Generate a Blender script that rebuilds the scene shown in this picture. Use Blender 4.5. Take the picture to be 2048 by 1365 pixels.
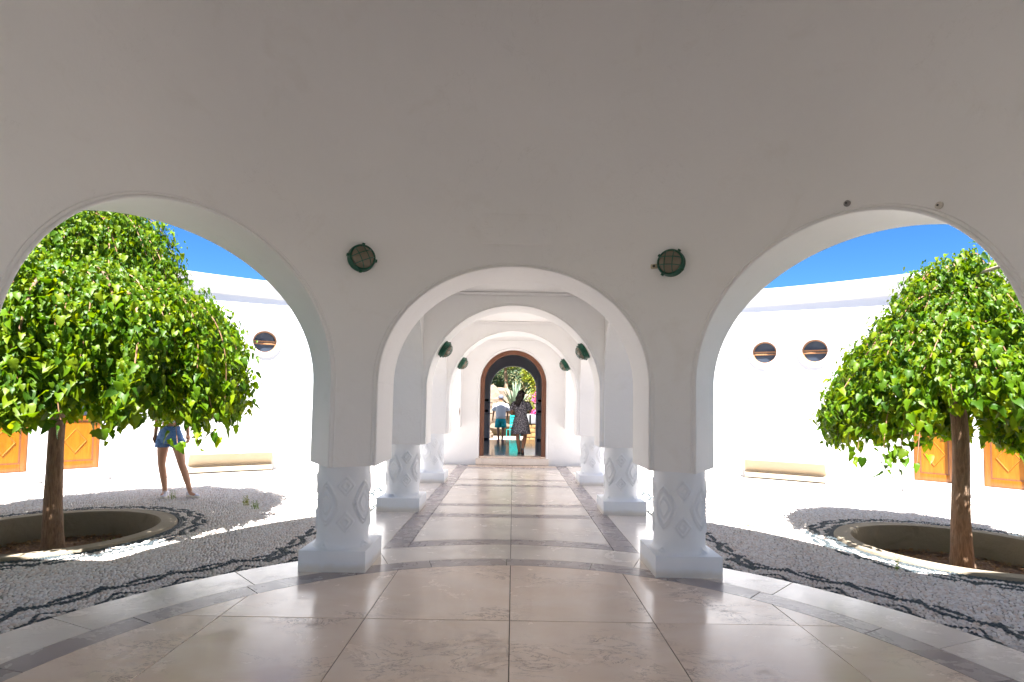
import bpy, bmesh, math, random
import numpy as np
from mathutils import Vector, Matrix, Euler
R = math.radians
PI = math.pi
random.seed(7)
rng = np.random.default_rng(7)
scene = bpy.context.scene
for o in list(bpy.data.objects):
    bpy.data.objects.remove(o)
col = scene.collection

# ------------------------------------------------------------------ camera
cam_d = bpy.data.cameras.new('camera')
cam = bpy.data.objects.new('camera', cam_d)
col.objects.link(cam)
scene.camera = cam
cam_d.sensor_width = 36.0
cam_d.lens = 36.0 * 1083 / 2048
cam_d.clip_start = 0.05
cam_d.clip_end = 3000
cam_d.shift_x = -3.0 / 2048
cam_d.shift_y = (753.0 - 682.5) / 2048
cam.location = (0, 0, 1.45)
PITCH, ROLL = R(2.9), R(0.93)
cam.rotation_euler = (Matrix.Rotation(R(90) + PITCH, 4, 'X') @ Matrix.Rotation(ROLL, 4, 'Z')).to_euler()
scene.render.resolution_x, scene.render.resolution_y = 1024, 682

# ------------------------------------------------------------------ sky, sun, exposure
SUN_EL, SUN_AZ = R(59), R(181)
w = bpy.data.worlds.new('World')
scene.world = w
w.use_nodes = True
nt = w.node_tree
nt.nodes.clear()
sky = nt.nodes.new('ShaderNodeTexSky')
sky.sky_type = 'NISHITA'
sky.sun_disc = False
sky.sun_elevation = SUN_EL
sky.sun_rotation = SUN_AZ
sky.air_density = 0.62
sky.dust_density = 0.15
sky.ozone_density = 5.0
bg = nt.nodes.new('ShaderNodeBackground')
bg.inputs['Strength'].default_value = 0.05
wo = nt.nodes.new('ShaderNodeOutputWorld')
hs = nt.nodes.new('ShaderNodeHueSaturation')
hs.inputs['Saturation'].default_value = 1.22
nt.links.new(sky.outputs[0], hs.inputs['Color'])
nt.links.new(hs.outputs[0], bg.inputs[0])
nt.links.new(bg.outputs[0], wo.inputs[0])
sun_d = bpy.data.lights.new('sun', 'SUN')
sun_d.energy = 5.0
sun_d.angle = R(0.5)
sun_d.color = (1.0, 0.98, 0.95)
sun = bpy.data.objects.new('sun', sun_d)
col.objects.link(sun)
sd = Vector((math.sin(SUN_AZ) * math.cos(SUN_EL), math.cos(SUN_AZ) * math.cos(SUN_EL), math.sin(SUN_EL)))
sun.rotation_euler = sd.to_track_quat('Z', 'Y').to_euler()
scene.view_settings.view_transform = 'Standard'
scene.view_settings.look = 'None'
scene.view_settings.gamma = 1
scene.view_settings.use_curve_mapping = False
scene.view_settings.exposure = 2.42
scene.cycles.max_bounces = 14
scene.cycles.diffuse_bounces = 8
scene.cycles.transmission_bounces = 6

# ------------------------------------------------------------------ helpers
def wn(o):
    md = o.modifiers.new('wn', 'WEIGHTED_NORMAL'); md.keep_sharp = True; md.weight = 80
    return o

def tag(o, label=None, cat=None, group=None, kind=None):
    if label: o['label'] = label
    if cat: o['category'] = cat
    if group: o['group'] = group
    if kind: o['kind'] = kind
    return o

def link(name, me, parent=None, mat=None):
    o = bpy.data.objects.new(name, me)
    col.objects.link(o)
    if parent is not None: o.parent = parent
    if mat is not None:
        if len(me.materials) == 0: me.materials.append(mat)
    return o

def empty(name, loc=(0, 0, 0), rz=0.0, parent=None):
    o = bpy.data.objects.new(name, None)
    col.objects.link(o)
    o.location = loc
    o.rotation_euler = (0, 0, rz)
    o.empty_display_size = 0.2
    if parent is not None: o.parent = parent
    return o

def mesh(name, verts, faces, smooth=None):
    me = bpy.data.meshes.new(name)
    me.from_pydata([tuple(v) for v in verts], [], faces)
    me.validate()
    if smooth is not None:
        me.shade_smooth()
        me.set_sharp_from_angle(angle=R(smooth))
    me.update()
    return me

class MB:
    """collects primitives that become one mesh"""
    def __init__(s): s.v = []; s.f = []
    def add(s, V, F):
        n = len(s.v)
        s.v += [tuple(x) for x in V]
        s.f += [tuple(i + n for i in f) for f in F]
        return s
    def box(s, a, b, m=None):
        V = [Vector((x, y, z)) for z in (a[2], b[2]) for y in (a[1], b[1]) for x in (a[0], b[0])]
        if m is not None: V = [m @ v for v in V]
        return s.add(V, [(0, 2, 3, 1), (4, 5, 7, 6), (0, 1, 5, 4), (2, 6, 7, 3), (0, 4, 6, 2), (1, 3, 7, 5)])
    def prism(s, poly, z0, z1, m=None):
        n = len(poly)
        V = [Vector((p[0], p[1], z0)) for p in poly] + [Vector((p[0], p[1], z1)) for p in poly]
        if m is not None: V = [m @ v for v in V]
        F = [tuple(range(n - 1, -1, -1)), tuple(range(n, 2 * n))]
        F += [(i, (i + 1) % n, (i + 1) % n + n, i + n) for i in range(n)]
        return s.add(V, F)
    def tube(s, pts, rad, n=8, closed=False, caps=True):
        pts = [Vector(p) for p in pts]
        if not hasattr(rad, '__len__'): rad = [rad] * len(pts)
        V, F = [], []
        N = len(pts)
        ref = None
        for i, p in enumerate(pts):
            if closed: t = pts[(i + 1) % N] - pts[i - 1]
            else: t = pts[min(i + 1, N - 1)] - pts[max(i - 1, 0)]
            if t.length < 1e-9: t = Vector((0, 0, 1))
            t.normalize()
            if ref is None:
                ref = Vector((0, 0, 1)) if abs(t.z) < .9 else Vector((1, 0, 0))
                ref = (ref - t * ref.dot(t)).normalized()
            else:
                ref = ref - t * ref.dot(t)
                ref = ref.normalized() if ref.length > 1e-6 else Vector((1, 0, 0))
            b = t.cross(ref)
            for k in range(n):
                a = 2 * PI * k / n
                V.append(p + (ref * math.cos(a) + b * math.sin(a)) * rad[i])
        for i in range(N if closed else N - 1):
            j = (i + 1) % N
            for k in range(n):
                l = (k + 1) % n
                F.append((i * n + k, i * n + l, j * n + l, j * n + k))
        if caps and not closed:
            F.append(tuple(range(n - 1, -1, -1)))
            F.append(tuple((N - 1) * n + k for k in range(n)))
        return s.add(V, F)
    def lathe(s, prof, n=32, m=None, cap=True):
        V, F = [], []
        for r, z in prof:
            for k in range(n):
                a = 2 * PI * k / n
                V.append(Vector((r * math.cos(a), r * math.sin(a), z)))
        if m is not None: V = [m @ v for v in V]
        for i in range(len(prof) - 1):
            for k in range(n):
                l = (k + 1) % n
                F.append((i * n + k, i * n + l, (i + 1) * n + l, (i + 1) * n + k))
        if cap:
            F.append(tuple(range(n - 1, -1, -1)))
            F.append(tuple((len(prof) - 1) * n + k for k in range(n)))
        return s.add(V, F)
    def ico(s, c, r, m=2, sc=(1, 1, 1), noise=0.0, mat=None):
        bm = bmesh.new()
        bmesh.ops.create_icosphere(bm, subdivisions=m, radius=1)
        bm.verts.index_update()
        V = []
        for v in bm.verts:
            k = r * (1 + noise * random.uniform(-1, 1))
            q = Vector((v.co.x * sc[0] * k, v.co.y * sc[1] * k, v.co.z * sc[2] * k))
            if mat is not None: q = mat @ q
            V.append(q + Vector(c))
        F = [tuple(v.index for v in f.verts) for f in bm.faces]
        bm.free()
        return s.add(V, F)
    def build(s, name, mat, parent=None, smooth=None, bevel=0.0):
        me = mesh(name, s.v, s.f, smooth)
        if bevel:
            bm = bmesh.new(); bm.from_mesh(me)
            es = [e for e in bm.edges if len(e.link_faces) == 2 and e.calc_face_angle(0) > R(35)]
            bmesh.ops.bevel(bm, geom=es, offset=bevel, segments=2, affect='EDGES', profile=.5)
            bm.to_mesh(me); bm.free()
            me.shade_smooth(); me.set_sharp_from_angle(angle=R(40))
        return link(name, me, parent, mat)

# ------------------------------------------------------------------ materials
def newmat(name):
    m = bpy.data.materials.new(name)
    m.use_nodes = True
    n = m.node_tree
    b = n.nodes['Principled BSDF']
    return m, n, b

class NG:
    def __init__(s, nt): s.t = nt
    def n(s, typ, **kw):
        x = s.t.nodes.new(typ)
        for k, v in kw.items():
            if k in ('inputs',):
                for a, b in v.items(): x.inputs[a].default_value = b
            else: setattr(x, k, v)
        return x
    def l(s, a, b): s.t.links.new(a, b)
    def coord(s, kind='Object'):
        return s.n('ShaderNodeTexCoord').outputs[kind]
    def noise(s, vec, scale, detail=4, rough=.55, dist=0.0):
        x = s.n('ShaderNodeTexNoise')
        x.inputs['Scale'].default_value = scale
        x.inputs['Detail'].default_value = detail
        x.inputs['Roughness'].default_value = rough
        x.inputs['Distortion'].default_value = dist
        s.l(vec, x.inputs['Vector'])
        return x.outputs['Fac']
    def ramp(s, fac, stops):
        x = s.n('ShaderNodeValToRGB')
        e = x.color_ramp.elements
        while len(e) < len(stops): e.new(0.5)
        for i, (p, c) in enumerate(stops):
            e[i].position = p
            e[i].color = (*c, 1) if hasattr(c, '__len__') else (c, c, c, 1)
        s.l(fac, x.inputs[0])
        return x.outputs[0]
    def mix(s, fac, a, b, mode='MIX'):
        x = s.n('ShaderNodeMix', data_type='RGBA', blend_type=mode)
        for sock, v in ((x.inputs[0], fac), (x.inputs[6], a), (x.inputs[7], b)):
            if hasattr(v, 'is_output') or hasattr(v, 'links'): s.l(v, sock)
            elif hasattr(v, '__len__'): sock.default_value = (*v, 1)
            else: sock.default_value = v
        return x.outputs[2]
    def math(s, op, a, b=None):
        x = s.n('ShaderNodeMath', operation=op)
        for i, v in enumerate((a, b)):
            if v is None: continue
            if hasattr(v, 'links'): s.l(v, x.inputs[i])
            else: x.inputs[i].default_value = v
        return x.outputs[0]
    def bump(s, h, strength, dist, b):
        x = s.n('ShaderNodeBump')
        x.inputs['Strength'].default_value = strength
        x.inputs['Distance'].default_value = dist
        s.l(h, x.inputs['Height'])
        s.l(x.outputs[0], b.inputs['Normal'])
    def mapping(s, vec, scale=(1, 1, 1), rot=(0, 0, 0)):
        x = s.n('ShaderNodeMapping')
        x.inputs['Scale'].default_value = scale
        x.inputs['Rotation'].default_value = rot
        s.l(vec, x.inputs['Vector'])
        return x.outputs[0]

def plaster(name, base, var=.03, stain=(.55, .48, .38), stain_amt=.25, rough=.65, bump=.15, low_dirt=0.0):
    m, t, b = newmat(name)
    g = NG(t)
    geo = g.n('ShaderNodeNewGeometry').outputs['Position']
    n1 = g.noise(geo, 1.1, 5, .6)
    c = g.mix(n1, tuple(x * (1 - var) for x in base), tuple(min(1, x * (1 + var)) for x in base))
    n2 = g.noise(geo, 2.3, 8, .68, .6)
    f = g.ramp(n2, [(.56, 0.0), (.78, stain_amt)])
    c = g.mix(f, c, stain)
    n4 = g.noise(geo, 1.7, 7, .62, .9)
    crk = g.ramp(g.math('ABSOLUTE', g.math('SUBTRACT', n4, .47)), [(0.0, 1.0), (.0035, 0.0)])
    crk = g.math('MULTIPLY', g.math('MULTIPLY', crk, g.ramp(g.noise(geo, .9, 2), [(.52, 0.0), (.60, 1.0)])), .10)
    c = g.mix(crk, c, tuple(x * .45 for x in stain))
    if low_dirt:
        sp = g.n('ShaderNodeSeparateXYZ'); g.l(geo, sp.inputs[0])
        n3 = g.noise(geo, 9, 4)
        hh = g.math('SUBTRACT', sp.outputs[2], g.math('MULTIPLY', n3, .06))
        f2 = g.ramp(hh, [(0.0, low_dirt), (.045, 0.0)])
        c = g.mix(f2, c, (.62, .46, .22))
    g.l(c, b.inputs['Base Color'])
    b.inputs['Roughness'].default_value = rough
    b.inputs['Specular IOR Level'].default_value = .3
    hb = g.math('ADD', g.math('MULTIPLY', g.noise(geo, 14, 5, .6), 1.0), g.math('MULTIPLY', g.noise(geo, 90, 3, .6), .25))
    g.bump(hb, bump, .02, b)
    return m

M = {}
M['plaster'] = plaster('white_plaster', (.86, .85, .845), .045, stain_amt=.16)
M['paint'] = plaster('white_paint', (.84, .865, .90), .012, stain_amt=.1, rough=.5, bump=.10, low_dirt=.3)
M['outer'] = plaster('sunlit_plaster', (.68, .68, .69), .02, stain_amt=.10, rough=.8)
M['concrete'] = plaster('grey_concrete', (.27, .225, .165), .25, stain=(.12, .085, .05), stain_amt=.8, rough=.9, bump=.5)
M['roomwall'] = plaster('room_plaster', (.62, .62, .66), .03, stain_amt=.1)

def marble(name, c1, c2, vein, rough=(.10, .34), vein_amt=.5):
    m, t, b = newmat(name)
    g = NG(t)
    geo = g.n('ShaderNodeNewGeometry').outputs['Position']
    oi = g.n('ShaderNodeObjectInfo').outputs['Random']
    cx = g.n('ShaderNodeCombineXYZ')
    g.l(g.math('MULTIPLY', oi, 37.0), cx.inputs[2])
    add = g.n('ShaderNodeVectorMath', operation='ADD')
    g.l(geo, add.inputs[0]); g.l(cx.outputs[0], add.inputs[1])
    p = add.outputs[0]
    n1 = g.noise(g.mapping(p, (1, 2.2, 1), (0, 0, .3)), 1.6, 8, .62, .4)
    c = g.mix(g.ramp(n1, [(.3, 0.0), (.7, 1.0)]), c1, c2)
    # vein lines: ridges of a warped noise
    n2 = g.noise(g.mapping(p, (1, 2.0, 1), (0, 0, -.2)), 2.4, 9, .7, 1.2)
    ridge = g.math('ABSOLUTE', g.math('SUBTRACT', n2, .5))
    vmask = g.ramp(ridge, [(0.0, 1.0), (.018, 0.0)])
    patch = g.ramp(g.noise(p, 1.7, 3, .5), [(.50, 0.0), (.64, 1.0)])
    vm = g.math('MULTIPLY', g.math('MULTIPLY', vmask, patch), vein_amt)
    c = g.mix(vm, c, vein)
    # cloudy darker pitted patches
    n3 = g.noise(g.mapping(p, (1, 1.8, 1)), 5.0, 9, .75, .3)
    pm = g.math('MULTIPLY', g.ramp(n3, [(.54, 0.0), (.64, 1.0)]), g.math('MULTIPLY', patch, .38))
    c = g.mix(pm, c, tuple(x * .8 for x in vein))
    c = g.mix(g.math('MULTIPLY', oi, .14), c, tuple(x * .55 for x in c1))
    # stains creeping out from below the plinths
    g.l(c, b.inputs['Base Color'])
    rr = g.noise(p, 2.5, 6, .7, .5)
    mr = g.n('ShaderNodeMapRange')
    mr.inputs[1].default_value = .3; mr.inputs[2].default_value = .75
    mr.inputs[3].default_value = rough[0]; mr.inputs[4].default_value = rough[1]
    g.l(rr, mr.inputs[0])
    g.l(g.math('ADD', mr.outputs[0], g.math('MULTIPLY', pm, .8)), b.inputs['Roughness'])
    b.inputs['Specular IOR Level'].default_value = .5
    hb = g.math('SUBTRACT', g.math('MULTIPLY', g.noise(p, 3, 2), .4), g.math('ADD', g.math('MULTIPLY', vm, .5), pm))
    g.bump(hb, .12, .004, b)
    return m
M['marble'] = marble('cream_marble', (.82, .63, .49), (.90, .75, .63), (.22, .12, .08), vein_amt=.8)
M['pale_marble'] = marble('pale_marble', (.80, .70, .61), (.87, .79, .71), (.30, .20, .14), vein_amt=.3)
M['grey_marble'] = marble('grey_marble', (.40, .34, .325), (.45, .385, .37), (.2, .16, .15), (.18, .40), .3)
M['room_marble'] = marble('blue_grey_marble', (.26, .28, .34), (.36, .38, .44), (.2, .18, .16), (.06, .16), .3)

def simple(name, c, rough=.6, metal=0.0, spec=.5, bump=0, bscale=30, var=0.0):
    m, t, b = newmat(name)
    b.inputs['Base Color'].default_value = (*c, 1)
    b.inputs['Roughness'].default_value = rough
    b.inputs['Metallic'].default_value = metal
    b.inputs['Specular IOR Level'].default_value = spec
    g = NG(t)
    if bump or var:
        n = g.noise(g.coord(), bscale, 5, .6)
        if bump: g.bump(n, bump, .01, b)
        if var:
            g.l(g.mix(n, tuple(x * (1 - var) for x in c), tuple(min(1, x * (1 + var)) for x in c)), b.inputs['Base Color'])
    return m
M['joint'] = simple('dark_joint', (.085, .065, .05), .9)
M['green_metal'] = simple('green_painted_metal', (.008, .085, .05), .38, 0, .5, .15, 60, .3)
M['lamp_glass'] = simple('frosted_lamp_glass', (.20, .17, .125), .25, var=.12, bscale=8)
M['black'] = simple('black_iron', (.02, .02, .022), .5)
M['glass'] = simple('dark_window_glass', (.035, .045, .065), .06)
M['blueglass'] = simple('open_pane_glass', (.05, .055, .065), .08)
M['stone_bench'] = plaster('cream_bench_stone', (.42, .345, .25), .08, stain=(.45, .33, .18), stain_amt=.5)
M['soil'] = simple('brown_soil', (.15, .075, .035), .95, bump=.9, bscale=25, var=.5)
M['base_ground'] = simple('mortar_bed', (.25, .235, .215), .95, bump=.5, bscale=60, var=.25)
M['dry_leaf'] = simple('dry_leaf', (.26, .14, .06), .8, var=.5, bscale=5)

def wood_mat(name, c1, c2, rough=.32):
    m, t, b = newmat(name)
    g = NG(t)
    p = g.coord()
    n = g.noise(g.mapping(p, (14, 14, 1.4)), 2.0, 7, .65, .9)
    c = g.mix(g.ramp(n, [(.3, 0.0), (.72, 1.0)]), c1, c2)
    g.l(c, b.inputs['Base Color'])
    b.inputs['Roughness'].default_value = rough
    g.bump(n, .08, .004, b)
    return m
M['door_wood'] = wood_mat('varnished_orange_wood', (.19, .058, .003), (.30, .100, .005))
M['panel_wood'] = wood_mat('varnished_panel_wood', (.23, .078, .003), (.36, .135, .007))
M['frame_wood'] = wood_mat('brown_frame_wood', (.13, .045, .02), (.20, .075, .035), .45)
M['window_wood'] = wood_mat('window_wood', (.22, .09, .03), (.40, .20, .09), .45)

def bark():
    m, t, b = newmat('brown_bark')
    g = NG(t)
    p = g.coord()
    n = g.noise(g.mapping(p, (22, 22, 3.0)), 2.2, 8, .7, .8)
    n2 = g.noise(p, 6, 4)
    c = g.mix(g.ramp(n, [(.32, 0.0), (.68, 1.0)]), (.13, .072, .04), (.36, .22, .13))
    c = g.mix(g.ramp(n2, [(.5, 0.0), (.7, .4)]), c, (.22, .19, .15))
    g.l(c, b.inputs['Base Color'])
    b.inputs['Roughness'].default_value = .85
    g.bump(n, .9, .02, b)
    return m
M['bark'] = bark()
M['twig'] = simple('twig_bark', (.30, .16, .09), .7, var=.25, bscale=12)

def leafmat(name, cols, trans=.38, rough=.34, spec=.5):
    m, t, b = newmat(name)
    g = NG(t)
    at = g.n('ShaderNodeAttribute', attribute_name='tint').outputs['Fac']
    oi = g.n('ShaderNodeObjectInfo').outputs['Random']
    f = g.math('FRACT', g.math('ADD', at, oi))
    k = len(cols)
    c = g.ramp(f, [(i / (k - 1), cc) for i, cc in enumerate(cols)])
    g.l(c, b.inputs['Base Color'])
    b.inputs['Roughness'].default_value = rough
    b.inputs['Specular IOR Level'].default_value = spec
    tr = g.n('ShaderNodeBsdfTranslucent')
    tc = g.mix(.65, c, (1.3, 1.25, .25), 'MULTIPLY')
    tc2 = g.n('ShaderNodeMix', data_type='RGBA', blend_type='MULTIPLY')
    tc2.inputs[0].default_value = 1.0
    g.l(c, tc2.inputs[6]); tc2.inputs[7].default_value = (2.0, 1.7, .5, 1)
    g.l(tc2.outputs[2], tr.inputs[0])
    mx = g.n('ShaderNodeMixShader')
    mx.inputs[0].default_value = trans
    out = t.nodes['Material Output']
    g.l(b.outputs[0], mx.inputs[1]); g.l(tr.outputs[0], mx.inputs[2]); g.l(mx.outputs[0], out.inputs[0])
    return m
M['leaf'] = leafmat('mulberry_leaf', [(.028, .085, .003), (.065, .150, .003), (.105, .200, .003), (.18, .245, .004), (.045, .120, .004)], .46, .46, .35)
M['shrub'] = leafmat('garden_leaf', [(.16, .21, .006), (.26, .28, .006), (.08, .13, .008), (.30, .30, .01)], .3, .6)
M['shrub_dark'] = leafmat('dark_garden_leaf', [(.03, .06, .02), (.05, .09, .03), (.04, .065, .04), (.07, .11, .03)], .3, .6)
M['petal'] = leafmat('pink_petal', [(.60, .05, .35), (.75, .12, .50), (.55, .04, .25), (.70, .25, .45)], .3, .6)
M['weed'] = leafmat('weed_leaf', [(.12, .20, .03), (.18, .26, .05), (.22, .22, .06)], .3, .6)

def pebmat(name, cols, rough=.55):
    m, t, b = newmat(name)
    g = NG(t)
    at = g.n('ShaderNodeAttribute', attribute_name='tint').outputs['Fac']
    k = len(cols)
    c = g.ramp(at, [(i / (k - 1), cc) for i, cc in enumerate(cols)])
    g.l(c, b.inputs['Base Color'])
    b.inputs['Roughness'].default_value = rough
    return m
M['light_pebble'] = pebmat('white_grey_pebble', [(.50, .43, .38), (.70, .63, .58), (.77, .72, .67), (.62, .49, .40), (.80, .76, .72), (.56, .52, .50)])
M['dark_pebble'] = pebmat('dark_teal_pebble', [(.022, .034, .042), (.04, .058, .068), (.03, .04, .045), (.07, .085, .09)])

# ------------------------------------------------------------------ wall with openings
def arch_wall(mp, u0, u1, base, tops, ops, du=.1, floor_cap=True, end_caps=True):
    """mp(u, v, w) -> point, w=0 front, 1 back. tops: ascending heights of the rows above the openings.
    ops: dicts kind arch/rect/round, c, hw, and spring/rise or h or cz/r."""
    us = set()
    n = max(1, int(math.ceil((u1 - u0) / du)))
    for i in range(n + 1): us.add(round(u0 + (u1 - u0) * i / n, 6))
    for o in ops:
        a, b = o['c'] - o['hw'], o['c'] + o['hw']
        us = {u for u in us if u <= a - 1e-4 or u >= b + 1e-4}
        if o['kind'] == 'rect':
            k = max(1, int((b - a) / du))
            for i in range(k + 1): us.add(round(a + (b - a) * i / k, 6))
        else:
            k = 48 if o['kind'] == 'arch' else 32
            for i in range(k + 1): us.add(round(o['c'] - o['hw'] * math.cos(PI * i / k), 6))
    us = sorted(us)
    V, F, idx = [], [], {}
    def vid(u, v, ww):
        k = (round(u, 5), round(v, 5), ww)
        if k not in idx:
            idx[k] = len(V); V.append(mp(u, v, ww))
        return idx[k]
    def quad(a, b, c, d): F.append(tuple(vid(*x) for x in (a, b, c, d)))
    def lo_hi(o, u):
        x = max(-1, min(1, (u - o['c']) / o['hw']))
        s = math.sqrt(max(0, 1 - x * x))
        if o['kind'] == 'arch': return None, o['spring'] + o['rise'] * s
        if o['kind'] == 'rect': return None, o['h']
        return o['cz'] - o['r'] * s, o['cz'] + o['r'] * s
    for a, b in zip(us[:-1], us[1:]):
        m = (a + b) / 2
        o = next((o for o in ops if abs(m - o['c']) < o['hw']), None)
        if o is None:
            starts = [(base, base)]; los = []
        else:
            la, ha = lo_hi(o, a); lb, hb = lo_hi(o, b)
            starts = [(ha, hb)]
            los = [] if la is None else [(la, lb)]
        for (ba, bb) in starts:
            pa, pb = ba, bb
            for tp in tops:
                quad((a, pa, 0), (b, pb, 0), (b, tp, 0), (a, tp, 0))
                quad((b, pb, 1), (a, pa, 1), (a, tp, 1), (b, tp, 1))
                pa = pb = tp
            quad((b, bb, 0), (a, ba, 0), (a, ba, 1), (b, bb, 1))
        for (la, lb) in los:
            quad((a, base, 0), (b, base, 0), (b, lb, 0), (a, la, 0))
            quad((b, base, 1), (a, base, 1), (a, la, 1), (b, lb, 1))
            quad((a, la, 0), (b, lb, 0), (b, lb, 1), (a, la, 1))
            quad((b, base, 0), (a, base, 0), (a, base, 1), (b, base, 1))
        quad((a, tops[-1], 0), (b, tops[-1], 0), (b, tops[-1], 1), (a, tops[-1], 1))
    for o in ops:
        if o['kind'] == 'round': continue
        h = o['spring'] if o['kind'] == 'arch' else o['h']
        for e, sgn in ((o['c'] - o['hw'], 1), (o['c'] + o['hw'], -1)):
            q = [(e, base, 0), (e, h, 0), (e, h, 1), (e, base, 1)]
            if sgn < 0: q.reverse()
            quad(*q)
    if end_caps:
        for e in (u0, u1):
            pts = [(e, base, 0)] + [(e, t_, 0) for t_ in tops] + [(e, t_, 1) for t_ in reversed(tops)] + [(e, base, 1)]
            F.append(tuple(vid(*x) for x in pts))
    F = [tuple(dict.fromkeys(f)) for f in F]
    F = [f for f in F if len(f) >= 3]
    me = mesh('wall', V, F)
    bm = bmesh.new(); bm.from_mesh(me)
    bmesh.ops.recalc_face_normals(bm, faces=bm.faces)
    bm.to_mesh(me); bm.free()
    me.shade_smooth(); me.set_sharp_from_angle(angle=R(32))
    return me

def moulding(name, mp, o, base, parent, mat, rad=.017, inset=.0, out=.0, w=0):
    """round bead that follows the edge of an arch on face w"""
    pts = []
    hw = o['hw'] + inset
    kk = hw / o['hw']
    pts.append(mp(o['c'] - hw, base, w))
    pts.append(mp(o['c'] - hw, (base + o['spring']) / 2, w))
    for i in range(49):
        t = PI * i / 48
        pts.append(mp(o['c'] - hw * math.cos(t), o['spring'] + (o['rise'] + (.012 if inset < R(.5) else .036) * (inset > 0)) * math.sin(t), w))
    pts.append(mp(o['c'] + hw, (base + o['spring']) / 2, w))
    pts.append(mp(o['c'] + hw, base, w))
    return MB().tube(pts, rad, 8).build(name, mat, parent, 50)

# ------------------------------------------------------------------ ROTUNDA
CY, RI = 2.32, 2.75
TH = .58
ZB = .885
rot = tag(empty('rotunda', (0, CY, 0)), 'large grey-white domed rotunda whose round wall with tall arches fills the foreground', 'rotunda')
HWC, HWS, THS = R(25.9), R(22.9), R(57.2)
def ray_dir(u):
    """direction of an arch reveal: along the passage in the centre bay, radial elsewhere"""
    a = abs(u)
    t = min(1, max(0, (a - HWC) / R(7.5)))
    if a > PI / 2: t = 1
    ang = u * t
    return Vector((math.sin(ang), math.cos(ang), 0))
def rot_map(u, v, wv):
    if v <= 3.4: r, z = RI, v
    else:
        t = min(v - 3.4, PI / 2)
        r, z = RI * math.cos(t), 3.4 + 2.9 * math.sin(t)
        if wv: r, z = (RI + TH - .05) * math.cos(t), 3.4 + 3.25 * math.sin(t)
    p = Vector((r * math.sin(u), r * math.cos(u), z))
    if v <= 3.4 and wv:
        a = Vector((RI * math.sin(u), RI * math.cos(u), 0))
        d = ray_dir(u)
        # length so that the back lies on the outer circle
        b_ = a.dot(d); c_ = a.dot(a) - (RI + TH) ** 2
        L_ = -b_ + math.sqrt(b_ * b_ - c_)
        if v < 3.0: p = a + d * L_
        else: p = Vector(((RI + TH) * math.sin(u), (RI + TH) * math.cos(u), 0))
        p.z = z
    return p
bays = [dict(kind='arch', c=0, hw=HWC, spring=1.62, rise=1.12)]
for c in (-THS, THS): bays.append(dict(kind='arch', c=c, hw=HWS, spring=1.62, rise=1.205))
tops = [2.98, 3.4] + [3.4 + .098 * i for i in range(1, 17)]
me = arch_wall(rot_map, -R(96), R(96), ZB, tops, bays, du=R(3))
wn(link('wall', me, rot, M['plaster']))
me = arch_wall(rot_map, R(96), R(264), -.03, tops, [dict(kind='arch', c=PI, hw=R(30), spring=1.62, rise=1.24)], du=R(3), end_caps=False)
wn(link('wall', me, rot, M['plaster']))
for b_ in bays[:3]:
    moulding('arch_moulding', rot_map, b_, ZB, rot, M['plaster'], .013, inset=R(.15))
    moulding('arch_moulding', lambda u, v, wv: rot_map(u, v, wv), b_, ZB, rot, M['plaster'], .007, inset=R(.85))
MB().box((-3.4, -9.6, 2.98), (3.4, -2.9, 3.12)).build('added_sun_screen', M['outer'], rot)  # unseen slab added behind the camera to keep direct sun off the rotunda floor
for s in (-1, 1): MB().box((s * 2.6 - .2, -9.5, -.03), (s * 2.6 + .2, -9.1, 2.98)).build('added_screen_post', M['outer'], rot)  # unseen posts, added only to carry the sun-blocking slab
# outside eave
ev = MB()
prof = [(RI + TH - .05, 3.0), (3.72, 3.0), (3.72, 3.14), (RI + TH - .05, 3.2)]
ang0, ang1 = R(32), R(328)
V, F = [], []
NS = 72
for i in range(NS + 1):
    a = ang0 + (ang1 - ang0) * i / NS
    for r, z in prof: V.append((r * math.sin(a), r * math.cos(a), z))
for i in range(NS):
    for k in range(4):
        l = (k + 1) % 4
        F.append((i * 4 + k, i * 4 + l, (i + 1) * 4 + l, (i + 1) * 4 + k))
ev.add(V, F).build('eave', M['outer'], rot, 30)

# carved column, shared by all
def column_mesh():
    nu, nv = 144, 96
    V, F = [], []
    def ridge(d, c, wd): return math.exp(-((d - c) / wd) ** 2)
    for j in range(nv + 1):
        z = .18 + (.89 - .18) * j / nv
        for i in range(nu):
            a = 2 * PI * i / nu
            r = .224
            r += .030 * math.exp(-(z - .18) / .018) + .008 * math.exp(-(.93 - z) / .03)
            h = 0
            for k in range(4):
                # small nested diamonds, two high
                da = (a - k * PI / 2 + PI) % (2 * PI) - PI
                x = da * .224
                for zc in (.405, .715):
                    d = abs(x) / .066 + abs(z - zc) / .078
                    if d < 1.6:
                        h = max(h, .8 * ridge(d, 1, .10), .6 * ridge(d, .48, .13))
                # big rounded diamonds between
                da = (a - (k + .5) * PI / 2 + PI) % (2 * PI) - PI
                x = da * .224
                for zc in (.56, 1.08, .04):
                    dd = abs(x) / .118 + abs(z - zc) / .20
                    de = math.hypot(x / .098, (z - zc) / .165)
                    d = .5 * dd + .5 * de
                    if d < 1.7:
                        h = max(h, .8 * ridge(d, 1, .045), .8 * ridge(d, .83, .045), .7 * ridge(d, .45, .06))
            r += .017 * h + .002 * math.sin(5 * a + 20 * z)
            V.append((r * math.cos(a), r * math.sin(a), z))
    for j in range(nv):
        for i in range(nu):
            l = (i + 1) % nu
            F.append((j * nu + i, j * nu + l, (j + 1) * nu + l, (j + 1) * nu + i))
    me = mesh('column', V, F)
    me.shade_smooth()
    me.materials.append(M['paint'])
    return me
COLM = column_mesh()
pm = MB().box((-.285, -.285, -.01), (.285, .285, .18))
pl_me = None
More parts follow.
